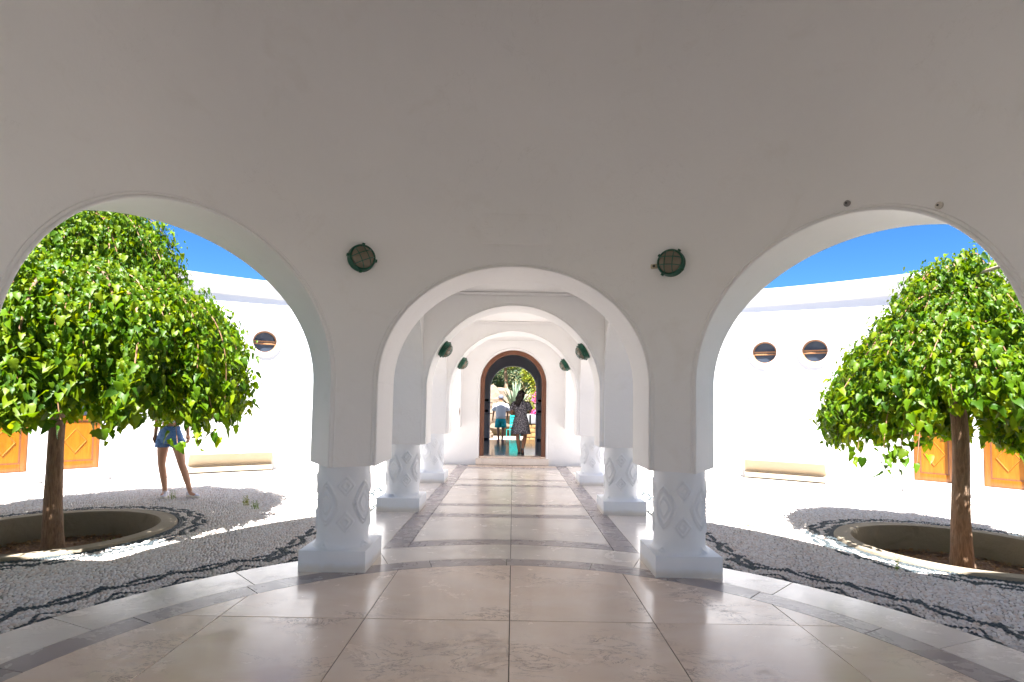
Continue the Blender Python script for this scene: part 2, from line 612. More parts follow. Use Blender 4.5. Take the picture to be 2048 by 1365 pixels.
def add_column(x, y, rz, parent, ploc):
    global pl_me
    c = bpy.data.objects.new('column', COLM); col.objects.link(c)
    c.parent = parent
    c.location = (x - ploc[0], y - ploc[1], 0)
    c.rotation_euler = (0, 0, rz)
    if pl_me is None:
        p = pm.build('plinth', M['paint'], c, bevel=.006)
        pl_me = p.data
    else:
        p = bpy.data.objects.new('plinth', pl_me); col.objects.link(p); p.parent = c
    p.rotation_euler = (0, 0, -rz)
    return c
cr = RI + .28
for a in (-30, 30):
    x, y = cr * math.sin(R(a)), cr * math.cos(R(a)) + CY
    add_column(x, y, R(-90 + (22 if a < 0 else -8)), rot, (0, CY))
for a in (-88, 88):
    x, y = cr * math.sin(R(a)), cr * math.cos(R(a)) + CY
    c = add_column(x, y, 0, rot, (0, CY))
    c.children[0].rotation_euler = (0, 0, -R(a))

# wings of the front building that the rotunda grows out of
for s, lb in ((-1, 'white flat-roofed wing joined to the left flank of the rotunda'), (1, 'white flat-roofed wing joined to the right flank of the rotunda')):
    wg = tag(empty('building_wing', (0, 2.5, 0)), lb, 'building')
    a, b_ = sorted((s * 2.95, s * 13.5))
    MB().box((a, -4.5, -.05), (b_, 0, 3.9)).build('wall', M['outer'], wg)
    MB().box((a, -.05, 3.62), (b_, .1, 3.93)).build('cornice', M['outer'], wg, bevel=.02)

# ------------------------------------------------------------------ COVERED WALKWAY
WY0, WY1 = 5.0, 12.9
walk = tag(empty('walkway', (0, WY0, 0)), 'white arcaded walkway running from the rotunda to the brown arched doorway', 'walkway')
def rel(p, o): return Vector(p) - Vector(o)
XI, XO = 1.22, 1.78
longs = [dict(kind='arch', c=(5.30 + 7.26) / 2, hw=.98, spring=1.72, rise=1.03),
         dict(kind='arch', c=(7.76 + 9.86) / 2, hw=1.05, spring=1.72, rise=1.03),
         dict(kind='arch', c=(10.36 + 12.5) / 2, hw=1.07, spring=1.72, rise=1.03)]
for s in (-1, 1):
    def mp(u, v, wv, s=s): return Vector((s * (XI if wv == 0 else XO), u - WY0, v))
    me = arch_wall(mp, 5.12, WY1 - .002, ZB, [2.95], longs, du=.4)
    wn(link('side_wall', me, walk, M['plaster']))
    for o in longs: moulding('arch_moulding', mp, o, ZB, walk, M['plaster'], .012, inset=.004)
for k, y in enumerate((7.262, 9.862)):
    def mp(u, v, wv, y=y): return Vector((u, y - WY0 + (.496 if wv else 0), v))
    o = dict(kind='arch', c=0, hw=1.165, spring=1.62, rise=1.15)
    me = arch_wall(mp, -XI - .002, XI + .002, ZB + .002, [2.95], [o], du=.3)
    wn(link('cross_arch', me, walk, M['plaster']))
    moulding('arch_moulding', mp, o, ZB + .01, walk, M['plaster'], .012, inset=.004)
    moulding('arch_moulding', mp, o, ZB + .01, walk, M['plaster'], .006, inset=.045)
for y in (7.51, 10.11):
    for s in (-1, 1):
        add_column(s * 1.5, y, R(-90 + (24 if s < 0 else -10)), walk, (0, WY0))
# ceiling slab with a thin drip line, roof
MB().box((-1.88, .05, 2.952), (1.88, WY1 - WY0 - .003, 3.25)).build('ceiling', M['plaster'], walk, bevel=.01)
for y in (7.23, 9.83, 12.86):
    MB().box((-XI + .003, y - WY0 - .012, 2.91), (XI - .003, y - WY0 + .012, 2.945)).build('ceiling_trim', M['plaster'], walk)

# ------------------------------------------------------------------ ENTRANCE HALL (doorway wall and the room behind)
HY = 12.9
hall = tag(empty('entrance_hall', (0, HY, 0)), 'white entrance hall behind the brown arched doorway at the end of the walkway', 'building')
def mp(u, v, wv): return Vector((u, .28 * wv, v))
dd = dict(kind='arch', c=0, hw=.79, spring=1.93, rise=.80)
link('front_wall', arch_wall(mp, -2.35, 2.35, -.05, [3.93], [dd], du=.4), hall, M['plaster'])
moulding('door_surround', mp, dd, .0, hall, M['plaster'], .02, inset=.02)
# wooden arched frame
def arch_frame(name, hw, spring, rise, t, y0, y1, z0, mat, parent):
    V, F = [], []
    pts = []
    for k, (dw) in enumerate((0, -t)):
        ring = [(-(hw + dw), z0)] + [(-(hw + dw) * math.cos(PI * i / 40), spring + (rise + dw) * math.sin(PI * i / 40)) for i in range(41)] + [((hw + dw), z0)]
        pts.append(ring)
    n = len(pts[0])
    for y in (y0, y1):
        for ring in pts:
            V += [(x, y, z) for x, z in ring]
    A, B, C_, D = 0, n, 2 * n, 3 * n
    for i in range(n - 1):
        F.append((A + i, A + i + 1, B + i + 1, B + i))
        F.append((C_ + i + 1, C_ + i, D + i, D + i + 1))
        F.append((B + i, B + i + 1, D + i + 1, D + i))
        F.append((A + i + 1, A + i, C_ + i, C_ + i + 1))
    me = mesh(name, V, F, 35)
    return link(name, me, parent, mat)
arch_frame('door_frame', .785, 1.93, .795, .10, .04, .17, .2, M['frame_wood'], hall)
# threshold
MB().box((-.86, -.09, 0.004), (.86, .0, .155)).build('door_step', M['pale_marble'], hall, bevel=.008)
MB().box((-.785, -.06, .157), (.785, .27, .2)).build('threshold', M['marble'], hall, bevel=.006)
# room
RY = 5.9
MB().box((-2.35, .282, .1), (2.35, RY, .198)).build('room_floor', M['room_marble'], hall)
MB().box((-2.6, .282, .0), (-2.352, RY, 3.4)).build('room_wall', M['roomwall'], hall)
MB().box((2.352, .282, .0), (2.6, RY, 3.4)).build('room_wall', M['roomwall'], hall)
MB().box((-2.6, .282, 3.402), (2.6, RY + .3, 3.7)).build('room_ceiling', M['roomwall'], hall)
def mp(u, v, wv): return Vector((u, RY + .28 * wv, v))
d2 = dict(kind='arch', c=0, hw=.80, spring=1.98, rise=.78)
link('back_wall', arch_wall(mp, -2.348, 2.348, .1, [3.4], [d2], du=.4), hall, M['roomwall'])
# far doors, folded back into the room: white lower board, grey upper part with black bolts
for s in (-1, 1):
    m4 = Matrix.Translation((s * .83, RY - .03, .2)) @ Matrix.Rotation(R(12) * s, 4, 'Z')
    lf = MB().box((min(0, -s * -.62), -.03, .0), (max(0, s * .62), 0, 2.4), m4).build('door_leaf', M['roomwall'], hall)
    MB().box((min(s * .03, s * .59), -.045, .06), (max(s * .03, s * .59), -.031, .85), m4).build('lower_panel', M['paint'], lf)
    for z in (.95, 1.32):
        MB().box((min(s * .0, s * .2), -.07, z), (max(0, s * .2), -.047, z + .08), m4).build('bolt', M['black'], lf)
        q = MB().tube([m4 @ Vector((s * .02, -.06, z - .05)), m4 @ Vector((-s * .16, -.16, z - .05))], .012, 6)
        q.build('hinge_arm', M['black'], lf)
    MB().box((min(0, s * .62), -.05, -.005), (max(0, s * .62), -.03, .055), m4).build('kick_strip', M['black'], lf)

# ------------------------------------------------------------------ CURVED COURTYARD BUILDINGS
RC = 10.6
def th_of(m, r=RC):
    a, b, c = 1 + m * m, -2 * CY, CY * CY - r * r
    Y = (-b + math.sqrt(b * b - 4 * a * c)) / (2 * a)
    return math.atan2(m * Y, Y - CY)
K = 1 / 1083.0
def curved_map(u, v, wv):
    r = RC + .3 * wv
    return Vector((r * math.sin(u), r * math.cos(u), v))
ZT = 3.93
def building(s, label, doors, wins, nich):
    b = tag(empty('courtyard_building', (0, CY, 0)), label, 'building')
    ops = []
    for (m0, m1) in doors:
        a, c = sorted((th_of(m0), th_of(m1)))
        ops.append(dict(kind='rect', c=(a + c) / 2, hw=(c - a) / 2, h=2.42))
    for (m, z) in wins:
        ops.append(dict(kind='round', c=th_of(m), hw=.24 / RC, cz=z, r=.24))
    u0, u1 = (R(11.6), R(85)) if s > 0 else (-R(85), -R(11.6))
    link('wall', arch_wall(curved_map, u0, u1, -.05, [ZT - .02], ops, du=R(1.5)), b, M['outer'])
    # cornice: lip and slanting underside
    prof = [(RC + .1, ZT + .02), (RC - .21, ZT + .02), (RC - .21, ZT - .035), (RC - .03, ZT - .31), (RC + .004, ZT - .31), (RC + .004, ZT)]
    V, F = [], []
    NS = 80
    n = len(prof)
    for i in range(NS + 1):
        a = u0 + (u1 - u0) * i / NS
        for r, z in prof: V.append((r * math.sin(a), r * math.cos(a), z))
    for i in range(NS):
        for k in range(n):
            l = (k + 1) % n
            F.append((i * n + k, i * n + l, (i + 1) * n + l, (i + 1) * n + k))
    MB().add(V, F).build('cornice', M['outer'], b, 30)
    # dark rooms behind
    def back(u, v, wv):
        r = RC + 1.9 + .1 * wv
        return Vector((r * math.sin(u), r * math.cos(u), v))
    link('inner_wall', arch_wall(back, u0, u1, -.05, [ZT - .02], [], du=R(4)), b, M['roomwall'])
    V, F = [], []
    for i in range(41):
        a = u0 + (u1 - u0) * i / 40
        for r, z in ((RC + .28, ZT - .2), (RC + 2.0, ZT - .2), (RC + 2.0, ZT - .05), (RC + .28, ZT - .05)):
            V.append((r * math.sin(a), r * math.cos(a), z))
    for i in range(40):
        for k in range(4):
            l = (k + 1) % 4
            F.append((i * 4 + k, i * 4 + l, (i + 1) * 4 + l, (i + 1) * 4 + k))
    F += [(0, 1, 2, 3), (163, 162, 161, 160)]
    MB().add(V, F).build('roof', M['outer'], b)
    # round windows: projecting ring, wooden frame, middle rails, glass
    for o in [o for o in ops if o['kind'] == 'round']:
        u = o['c']
        m4 = Matrix.Translation((RC * math.sin(u), RC * math.cos(u), o['cz'])) @ Matrix.Rotation(-u, 4, 'Z') @ Matrix.Rotation(R(90), 4, 'X')
        # local z points to the courtyard
        w_ = MB().lathe([(.235, -.10), (.235, .045), (.25, .06), (.30, .055), (.325, .03), (.33, -.02)], 48, m4, False).build('window_ring', M['outer'], b, 50)
        MB().lathe([(.246, -.13), (.246, -.07), (.238, -.06), (.212, -.07), (.212, -.13)], 40, m4, False).build('window_frame', M['window_wood'], w_, 40)
        for yy in (-.032, .018):
            MB().box((-.222, yy - .016, -.12), (.222, yy + .014, -.072), m4).build('rail', M['window_wood'], w_, bevel=.004)
        MB().lathe([(.235, -.112), (.0001, -.11)], 40, m4, False).build('glass_pane', M['glass'], w_)
    # doors
    for o in [o for o in ops if o['kind'] == 'rect']:
        u = o['c']; W2 = o['hw'] * RC
        m4 = Matrix.Translation((RC * math.sin(u), RC * math.cos(u), 0)) @ Matrix.Rotation(-u, 4, 'Z')
        y = .13      # leaf recessed into the reveal
        z0, z1 = .17, 2.41
        st = .085
        zr = 1.02    # rail above the lower panel
        L = MB()
        L.box((-W2 + .004, y, z0), (-W2 + st, y + .05, z1), m4)
        L.box((W2 - st, y, z0), (W2 - .004, y + .05, z1), m4)
        L.box((-W2 + st, y + .001, z0), (W2 - st, y + .049, z0 + .13), m4)
        L.box((-W2 + st, y + .001, zr), (W2 - st, y + .049, zr + .085), m4)
        L.box((-W2 + st, y + .001, z1 - .1), (W2 - st, y + .049, z1), m4)
        L.box((-.016, y + .002, zr + .085), (.016, y + .048, z1 - .1), m4)
        zz = [zr + .085 + (z1 - .1 - zr - .085) * k / 4 for k in range(5)]
        for z in zz[1:4]: L.box((-W2 + st, y + .003, z - .014), (W2 - st, y + .047, z + .014), m4)
        dr = L.build('door', M['door_wood'], b, bevel=.004)
        p0, p1 = z0 + .13, zr
        MB().box((-W2 + st, y + .022, p0), (W2 - st, y + .04, p1), m4).build('door_panel', M['panel_wood'], dr)
        # panel moulding
        q = MB()
        for (a, c) in (((-W2 + st, p0), (W2 - st, p0 + .022)), ((-W2 + st, p1 - .022), (W2 - st, p1)), ((-W2 + st, p0 + .022), (-W2 + st + .022, p1 - .022)), ((W2 - st - .022, p0 + .022), (W2 - st, p1 - .022))):
            q.box((a[0], y + .012, a[1]), (c[0], y + .021, c[1]), m4)
        q.build('panel_moulding', M['frame_wood'], dr)
        # raised diamond
        cz = (p0 + p1) / 2
        hx = min(.165, W2 - st - .04); hz = .23
        V = []
        for kk, yy in ((1.0, y + .021), (.93, y + .008), (.86, y + .016), (0, y + .016)):
            for (sx, sz) in ((1, 0), (0, 1), (-1, 0), (0, -1)):
                V.append(m4 @ Vector((sx * hx * kk, yy, cz + sz * hz * kk)))
        F = []
        for a in range(2):
            for k in range(4): F.append((a * 4 + k, a * 4 + (k + 1) % 4, a * 4 + 4 + (k + 1) % 4, a * 4 + 4 + k))
        F.append((8, 9, 10, 11))
        MB().add(V[:12], F).build('diamond', M['panel_wood'], dr)
        for k in range(4):
            for (xa, xb) in ((-W2 + st, -.016), (.016, W2 - st)):
                MB().box((xa, y + .022, zz[k] + .013), (xb, y + .028, zz[k + 1] - .013), m4).build('glass_pane', M['glass'], dr)
        MB().tube([m4 @ Vector((W2 - .045, y - .002, 1.06)), m4 @ Vector((W2 - .045, y - .045, 1.07)), m4 @ Vector((W2 - .14, y - .05, 1.07))], .008, 6).build('handle', M['black'], dr)
        MB().box((-W2 - .10, -.28, -.02), (W2 + .10, .12, .165), m4).build('door_step', M['outer'], b, bevel=.008)
    # bench with an undercut front
    for (m0, m1) in nich:
        a, c = sorted((th_of(m0), th_of(m1)))
        prof = [(RC + .02, .0), (RC - .20, .0), (RC - .21, .085), (RC - .10, .10), (RC - .085, .13), (RC - .28, .335), (RC - .30, .36), (RC + .02, .375)]
        n = len(prof); V, F = [], []
        NS = 12
        for i in range(NS + 1):
            t = a + (c - a) * i / NS
            for r, z in prof: V.append((r * math.sin(t), r * math.cos(t), z))
        for i in range(NS):
            for k in range(n):
                l = (k + 1) % n
                F.append((i * n + k, i * n + l, (i + 1) * n + l, (i + 1) * n + k))
        F += [tuple(range(n)), tuple(NS * n + k for k in range(n - 1, -1, -1))]
        MB().add(V, F).build('bench', M['stone_bench'], b, 25)
    return b
building(-1, 'sunlit white curved building on the left side of the courtyard', [(-818 * K, -917 * K), (-960 * K, -1062 * K), (-1110 * K, -1215 * K)],
         [(-500 * K, 2.68), (-610 * K, 2.68), (-735 * K, 2.68)], [(-645 * K, -478 * K)])
building(1, 'sunlit white curved building on the right side of the courtyard', [(796 * K, 879 * K), (934 * K, 1035 * K), (1090 * K, 1195 * K)],
         [(503 * K, 2.62), (604 * K, 2.62), (725 * K, 2.62)], [(464 * K, 625 * K)])

# ------------------------------------------------------------------ MARBLE FLOOR
floor = tag(empty('floor', (0, 0, 0)), kind='structure')
FT = 0.0
def clip_halfplane(poly, n, d):
    out = []
    for i in range(len(poly)):
        a, b = poly[i], poly[(i + 1) % len(poly)]
        da, db = a[0] * n[0] + a[1] * n[1] - d, b[0] * n[0] + b[1] * n[1] - d
        if da <= 0: out.append(a)
        if (da < 0) != (db < 0) and abs(da - db) > 1e-12:
            t = da / (da - db)
            out.append((a[0] + (b[0] - a[0]) * t, a[1] + (b[1] - a[1]) * t))
    return out
def clip_disc(poly, c, r, n=96):
    for i in range(n):
        a = 2 * PI * i / n
        nn = (math.cos(a), math.sin(a))
        poly = clip_halfplane(poly, nn, c[0] * nn[0] + c[1] * nn[1] + r)
        if len(poly) < 3: return []
    return poly
def slab(poly, mat, name='slab', dz=0.0):
    cx = sum(p[0] for p in poly) / len(poly); cy = sum(p[1] for p in poly) / len(poly)
    n = len(poly)
    pts = [(p[0] - cx, p[1] - cy) for p in poly]
    V = [(x, y, 0) for x, y in pts] + [(x, y, -.03) for x, y in pts]
    ch = [(x * (1 - .0015 / max(.05, math.hypot(x, y))), y * (1 - .0015 / max(.05, math.hypot(x, y))), .0) for x, y in pts]
    V = ch + [(x, y, -.0018) for x, y in pts] + [(x, y, -.03) for x, y in pts]
    F = [tuple(range(n))] + [(i, i + n, (i + 1) % n + n, (i + 1) % n) for i in range(n)] + [(i + n, i + 2 * n, (i + 1) % n + 2 * n, (i + 1) % n + n) for i in range(n)]
    me = bpy.data.meshes.new(name)
    me.from_pydata(V, [], F)
    bm = bmesh.new(); bm.from_mesh(me); bmesh.ops.recalc_face_normals(bm, faces=bm.faces)
    if bm.faces[0].normal.z < 0 and len(bm.faces) > 0:
        bmesh.ops.reverse_faces(bm, faces=bm.faces)
    bm.to_mesh(me); bm.free()
    o = link(name, me, floor, mat)
    o.location = (cx, cy, FT + dz + random.uniform(-.0006, .0006))
    return o
G = .0028   # half joint
RB0, RB1, RR = 2.62, 2.83, 3.27
xs = [-3.88, -2.91, -1.94, -.97, 0, .97, 1.94, 2.91, 3.88]
ys = [3.70 - 1.30 * k for k in range(-2, 5)]
ys = sorted(ys)
for i in range(len(xs) - 1):
    for j in range(len(ys) - 1):
        p = [(xs[i] + G, ys[j] + G), (xs[i + 1] - G, ys[j] + G), (xs[i + 1] - G, ys[j + 1] - G), (xs[i] + G, ys[j + 1] - G)]
        p = clip_disc(p, (0, CY), RB0 - G)
        if len(p) >= 3:
            ar = abs(sum(p[k][0] * p[(k + 1) % len(p)][1] - p[(k + 1) % len(p)][0] * p[k][1] for k in range(len(p)))) / 2
            if ar > .004: slab(p, M['marble'])
def sector(r0, r1, a0, a1, mat, name, n=10, cut=None):
    p = []
    for i in range(n + 1):
        a = a0 + (a1 - a0) * i / n
        p.append((r1 * math.sin(a), CY + r1 * math.cos(a)))
    for i in range(n + 1):
        a = a1 + (a0 - a1) * i / n
        p.append((r0 * math.sin(a), CY + r0 * math.cos(a)))
    slab(p, mat, name)
bd = [-180 + 15 * k + random.uniform(-2, 2) for k in range(24)]
for k in range(24):
    a0 = R(bd[k]); a1 = R(bd[k + 1]) if k < 23 else R(bd[0] + 360)
    sector(RB0 + G * .4, RB1 - G * .4, a0 + G / 2.7, a1 - G / 2.7, M['grey_marble'], 'border_slab')
A0 = math.asin(1.27 / RR)
edges = [-180, -157, -133, -110, -88, -66.5, -45, math.degrees(-A0), 0, math.degrees(A0), 46, 68, 91, 113, 136, 158, 180]
for k in range(len(edges) - 1):
    a0, a1 = R(edges[k]), R(edges[k + 1])
    inner = abs(a0 + a1) / 2 < A0
    sector(RB1 + G, (3.34 if inner else RR) - (G if inner else 0), a0 + G / 3, a1 - G / 3, M['pale_marble'], 'slab', 16)
def strip(x0, x1, fy0, y1, mat, name='slab', n=14):
    """between the curve fy0(x) and the line/curve y1"""
    f1 = y1 if callable(y1) else (lambda x: y1)
    X = [x0 + G + (x1 - x0 - 2 * G) * i / n for i in range(n + 1)]
    p = [(x, fy0(x) + G) for x in X] + [(x, f1(x) - G) for x in reversed(X)]
    slab(p, mat, name)
arc = lambda r: (lambda x: CY + math.sqrt(r * r - x * x))
strip(-1.03, 0, arc(3.34), arc(3.55), M['grey_marble'], 'border_slab')
strip(0, 1.03, arc(3.34), arc(3.55), M['grey_marble'], 'border_slab')
YS = [6.98, 7.19, 7.72, 7.90, 9.56, 9.77, 10.30, 10.48, 12.2, 12.4]
for s in (-1, 1):
    for (a, b_, m_) in ((0, 1.03, 'panel'),):
        x0, x1 = sorted((s * a, s * b_))
        strip(x0, x1, arc(3.55), YS[0], M['pale_marble'])
        for k in range(len(YS) - 1):
            grey = k % 2 == 0
            strip(x0, x1, (lambda x, y=YS[k]: y), YS[k + 1], M['grey_marble'] if grey else M['pale_marble'], 'border_slab' if grey else 'slab', 1)
        strip(x0, x1, (lambda x: YS[-1]), 12.81, M['marble'], 'slab', 1)
    x0, x1 = sorted((s * 1.03, s * 1.26))
    yy = [6.98, 8.1, 9.4, 10.6, 11.7, 12.81]
    strip(x0, x1, arc(3.34), yy[0], M['grey_marble'], 'border_slab', 4)
    for k in range(len(yy) - 1): strip(x0, x1, (lambda x, y=yy[k]: y), yy[k + 1], M['grey_marble'], 'border_slab', 1)
    x0, x1 = sorted((s * 1.26, s * 1.86))
    yy = [7.16, 9.8, 12.81]
    strip(x0, x1, arc(RR), 7.16, M['pale_marble'], 'slab', 6)
    for k in range(2): strip(x0, x1, (lambda x, y=yy[k]: y), yy[k + 1], M['pale_marble'], 'slab', 1)
# bed under the slabs
n = 120
V = [(3.26 * math.sin(2 * PI * i / n), CY + 3.26 * math.cos(2 * PI * i / n), -.006) for i in range(n)]
link('joint_bed', mesh('joint_bed', V, [tuple(range(n - 1, -1, -1))]), floor, M['joint'])
link('joint_bed', mesh('joint_bed', [(-1.85, 4.6, -.008), (1.85, 4.6, -.008), (1.85, 12.95, -.008), (-1.85, 12.95, -.008)], [(0, 1, 2, 3)]), floor, M['joint'])

# ------------------------------------------------------------------ COURTYARD GROUND with planting holes
WL = [(-5.0, 5.95), (4.83, 5.88)]
RWI, RWO = 1.0, 1.18
gx = np.arange(-14, 14.001, .1); gy = np.arange(-12, 14.001, .1)
nx, ny = len(gx), len(gy)
XX, YY = np.meshgrid(gx, gy, indexing='ij')
co = np.stack([XX.ravel(), YY.ravel(), np.full(XX.size, -.028)], 1)
ii, jj = np.meshgrid(np.arange(nx - 1), np.arange(ny - 1), indexing='ij')
ccx, ccy = gx[ii] + .05, gy[jj] + .05
keep = np.ones_like(ccx, bool)
for (a, b_) in WL: keep &= np.hypot(ccx - a, ccy - b_) > 1.09
ii, jj = ii[keep], jj[keep]
q = np.stack([ii * ny + jj, (ii + 1) * ny + jj, (ii + 1) * ny + jj + 1, ii * ny + jj + 1], 1)
me = bpy.data.meshes.new('ground')
me.vertices.add(len(co)); me.vertices.foreach_set('co', co.ravel())
me.loops.add(q.size); me.loops.foreach_set('vertex_index', q.ravel().astype(np.int32))
me.polygons.add(len(q)); me.polygons.foreach_set('loop_start', np.arange(0, q.size, 4, dtype=np.int32))
me.polygons.foreach_set('loop_total', np.full(len(q), 4, dtype=np.int32))
me.update(calc_edges=True)
# far zone pebbles by material
m, t, b = newmat('pebble_ground')
g = NG(t)
geo = g.n('ShaderNodeNewGeometry').outputs['Position']
vo = g.n('ShaderNodeTexVoronoi'); vo.inputs['Scale'].default_value = 32; g.l(geo, vo.inputs['Vector'])
vd = g.n('ShaderNodeTexVoronoi', feature='DISTANCE_TO_EDGE'); vd.inputs['Scale'].default_value = 32; g.l(geo, vd.inputs['Vector'])
sx = g.n('ShaderNodeSeparateColor'); g.l(vo.outputs['Color'], sx.inputs[0])
c = g.ramp(sx.outputs[0], [(0, (.46, .42, .38)), (.5, (.60, .55, .51)), (1, (.70, .66, .62))])
c = g.mix(g.ramp(vd.outputs['Distance'], [(0.0, 1.0), (.12, 0.0)]), c, (.20, .185, .165))
spz = g.n('ShaderNodeSeparateXYZ'); g.l(geo, spz.inputs[0])
bed = g.math('LESS_THAN', spz.outputs[1], 9.36)
c = g.mix(bed, c, g.mix(g.noise(geo, 40, 4), (.26, .23, .19), (.38, .34, .29)))
g.l(c, b.inputs['Base Color']); b.inputs['Roughness'].default_value = .8
g.bump(vd.outputs['Distance'], .8, .02, b)
M['pebble_ground'] = m
tag(link('ground', me, None, m), kind='structure')
gp = MB()
for a, b_ in (((-900, -900), (900, -12)), ((-900, 14), (900, 900)), ((-900, -12), (-14, 14)), ((14, -12), (900, 14))):
    n0 = len(gp.v)
    gp.add([(a[0], a[1], -.06), (b_[0], a[1], -.06), (b_[0], b_[1], -.06), (a[0], b_[1], -.06)], [(0, 1, 2, 3)])
M['earth'] = simple('pale_dry_earth', (.17, .15, .07), .95, bump=.4, bscale=2, var=.25)
tag(gp.build('terrain', M['earth']), kind='structure')

# pebble mosaic pattern -------------------------------------------------
def wave_rows(total, per, w0, A, sp=.024, phase=0.0):
    """(s, d) places of the dark stones: border rows, scallops with thick cusps, outer dashes, inner bows"""
    out = []
    def run(s0, s1, f, rows):
        n = max(2, int((s1 - s0) / sp))
        for s in np.linspace(s0, s1, n, endpoint=False):
            d = f(s)
            for o_ in rows(s): out.append((s, d + o_))
    run(0, total, lambda s: .016, lambda s: (0, .023))
    k = int(round(total / per))
    for i in range(k):
        a = i * per + phase
        ph = lambda s: (s - a) / per
        c = lambda s: abs(2 * ph(s) - 1)
        run(a, a + per, lambda s: w0 + A * c(s) ** 2.2 * (1.0 if ph(s) > .5 else .8), lambda s: (0, .024) if c(s) < .78 else ((0, .024, -.022) if c(s) < .9 else (0, .024, -.022, .046, -.044)))
        run(a + .30 * per, a + .82 * per, lambda s: w0 + .105 + .06 * max(0, ph(s) - .5), lambda s: (0, .023) if .38 < ph(s) < .72 else (0,))
        run(a + .60 * per, a + 1.36 * per, lambda s: .075 + (w0 - .16) * math.exp(-((ph(s) - 1) / .17) ** 2), lambda s: (0,))
        run(a + .86 * per, a + 1.06 * per, lambda s: .075, lambda s: (0, .022) if .90 < ph(s) < 1.02 else (0,))
    return np.array(out)
def pebbles():
    sp = .0295
    out = []
    for s in (-1, 1):
        X, Y = np.meshgrid(np.arange(1.87, 10.5, sp), np.arange(1.2, 9.4, sp * .9))
        X = X + (np.arange(X.shape[0]) % 2)[:, None] * sp * .5
        X = X.ravel(); Y = Y.ravel()
        wx = .035 * np.sin(3.1 * Y + 1.7 * X) + .02 * np.sin(7.3 * X - 4.1 * Y + 1) + .008 * np.sin(23 * Y + 9 * X)
        wy = .035 * np.sin(2.7 * X - 1.9 * Y) + .02 * np.sin(6.1 * Y + 5.3 * X + 2) + .008 * np.sin(21 * X - 8 * Y)
        X = X + wx + rng.normal(0, .0052, X.size); Y = Y + wy + rng.normal(0, .0052, Y.size)
        k = (X < Y * 1.12 + .1) & (np.hypot(X, Y - CY) > RR + .018) & (np.hypot(X, Y - CY) < RC)
        out.append(np.stack([s * X[k], Y[k]], 1))
    P = np.concatenate(out)
    for (a, b_) in WL:
        P = P[np.hypot(P[:, 0] - a, P[:, 1] - b_) > RWO + .012]
    return P
P = pebbles()
D_ = []
AJ = math.asin(1.86 / RR)              # where the ring meets the walkway edge
ring_len = (R(112) - AJ) * (RR + .3)
wk_len = 8.0
W_ = wave_rows(ring_len + wk_len, .478, .29, .16)
for s in (-1, 1):
    for (sv, dv) in W_:
        if sv < ring_len:
            th = R(112) - sv / (RR + .3)
            D_.append((s * (RR + dv) * math.sin(th), CY + (RR + dv) * math.cos(th)))
        else:
            y = CY + (RR) * math.cos(AJ) + (sv - ring_len)
            x = 1.86 + dv
            if math.hypot(x, y - CY) > RR + .01: D_.append((s * x, y))
for (a, b_) in WL:
    L_ = 2 * PI * (RWO + .28)
    sgn = 1 if a > 0 else -1
    for (sv, dv) in wave_rows(L_, L_ / 20, .15, .12):
        th = sv / (RWO + .28)
        D_.append((a + sgn * (RWO + .006 + dv) * math.cos(th), b_ + (RWO + .006 + dv) * math.sin(th)))
D_ = np.array(D_)
D_ = D_ + rng.normal(0, .0022, D_.shape)
ok_ = (D_[:, 1] < 9.4) & (D_[:, 1] > 1.2) & (np.abs(D_[:, 0]) < D_[:, 1] * 1.14 + .1)
for (a, b_) in WL: ok_ &= np.hypot(D_[:, 0] - a, D_[:, 1] - b_) > RWO + .010
D_ = D_[ok_]
from mathutils.kdtree import KDTree
kd = KDTree(len(D_))
for i, p in enumerate(D_): kd.insert((p[0], p[1], 0), i)
kd.balance()
dark = np.array([kd.find((p[0], p[1], 0))[2] < .0235 for p in P])
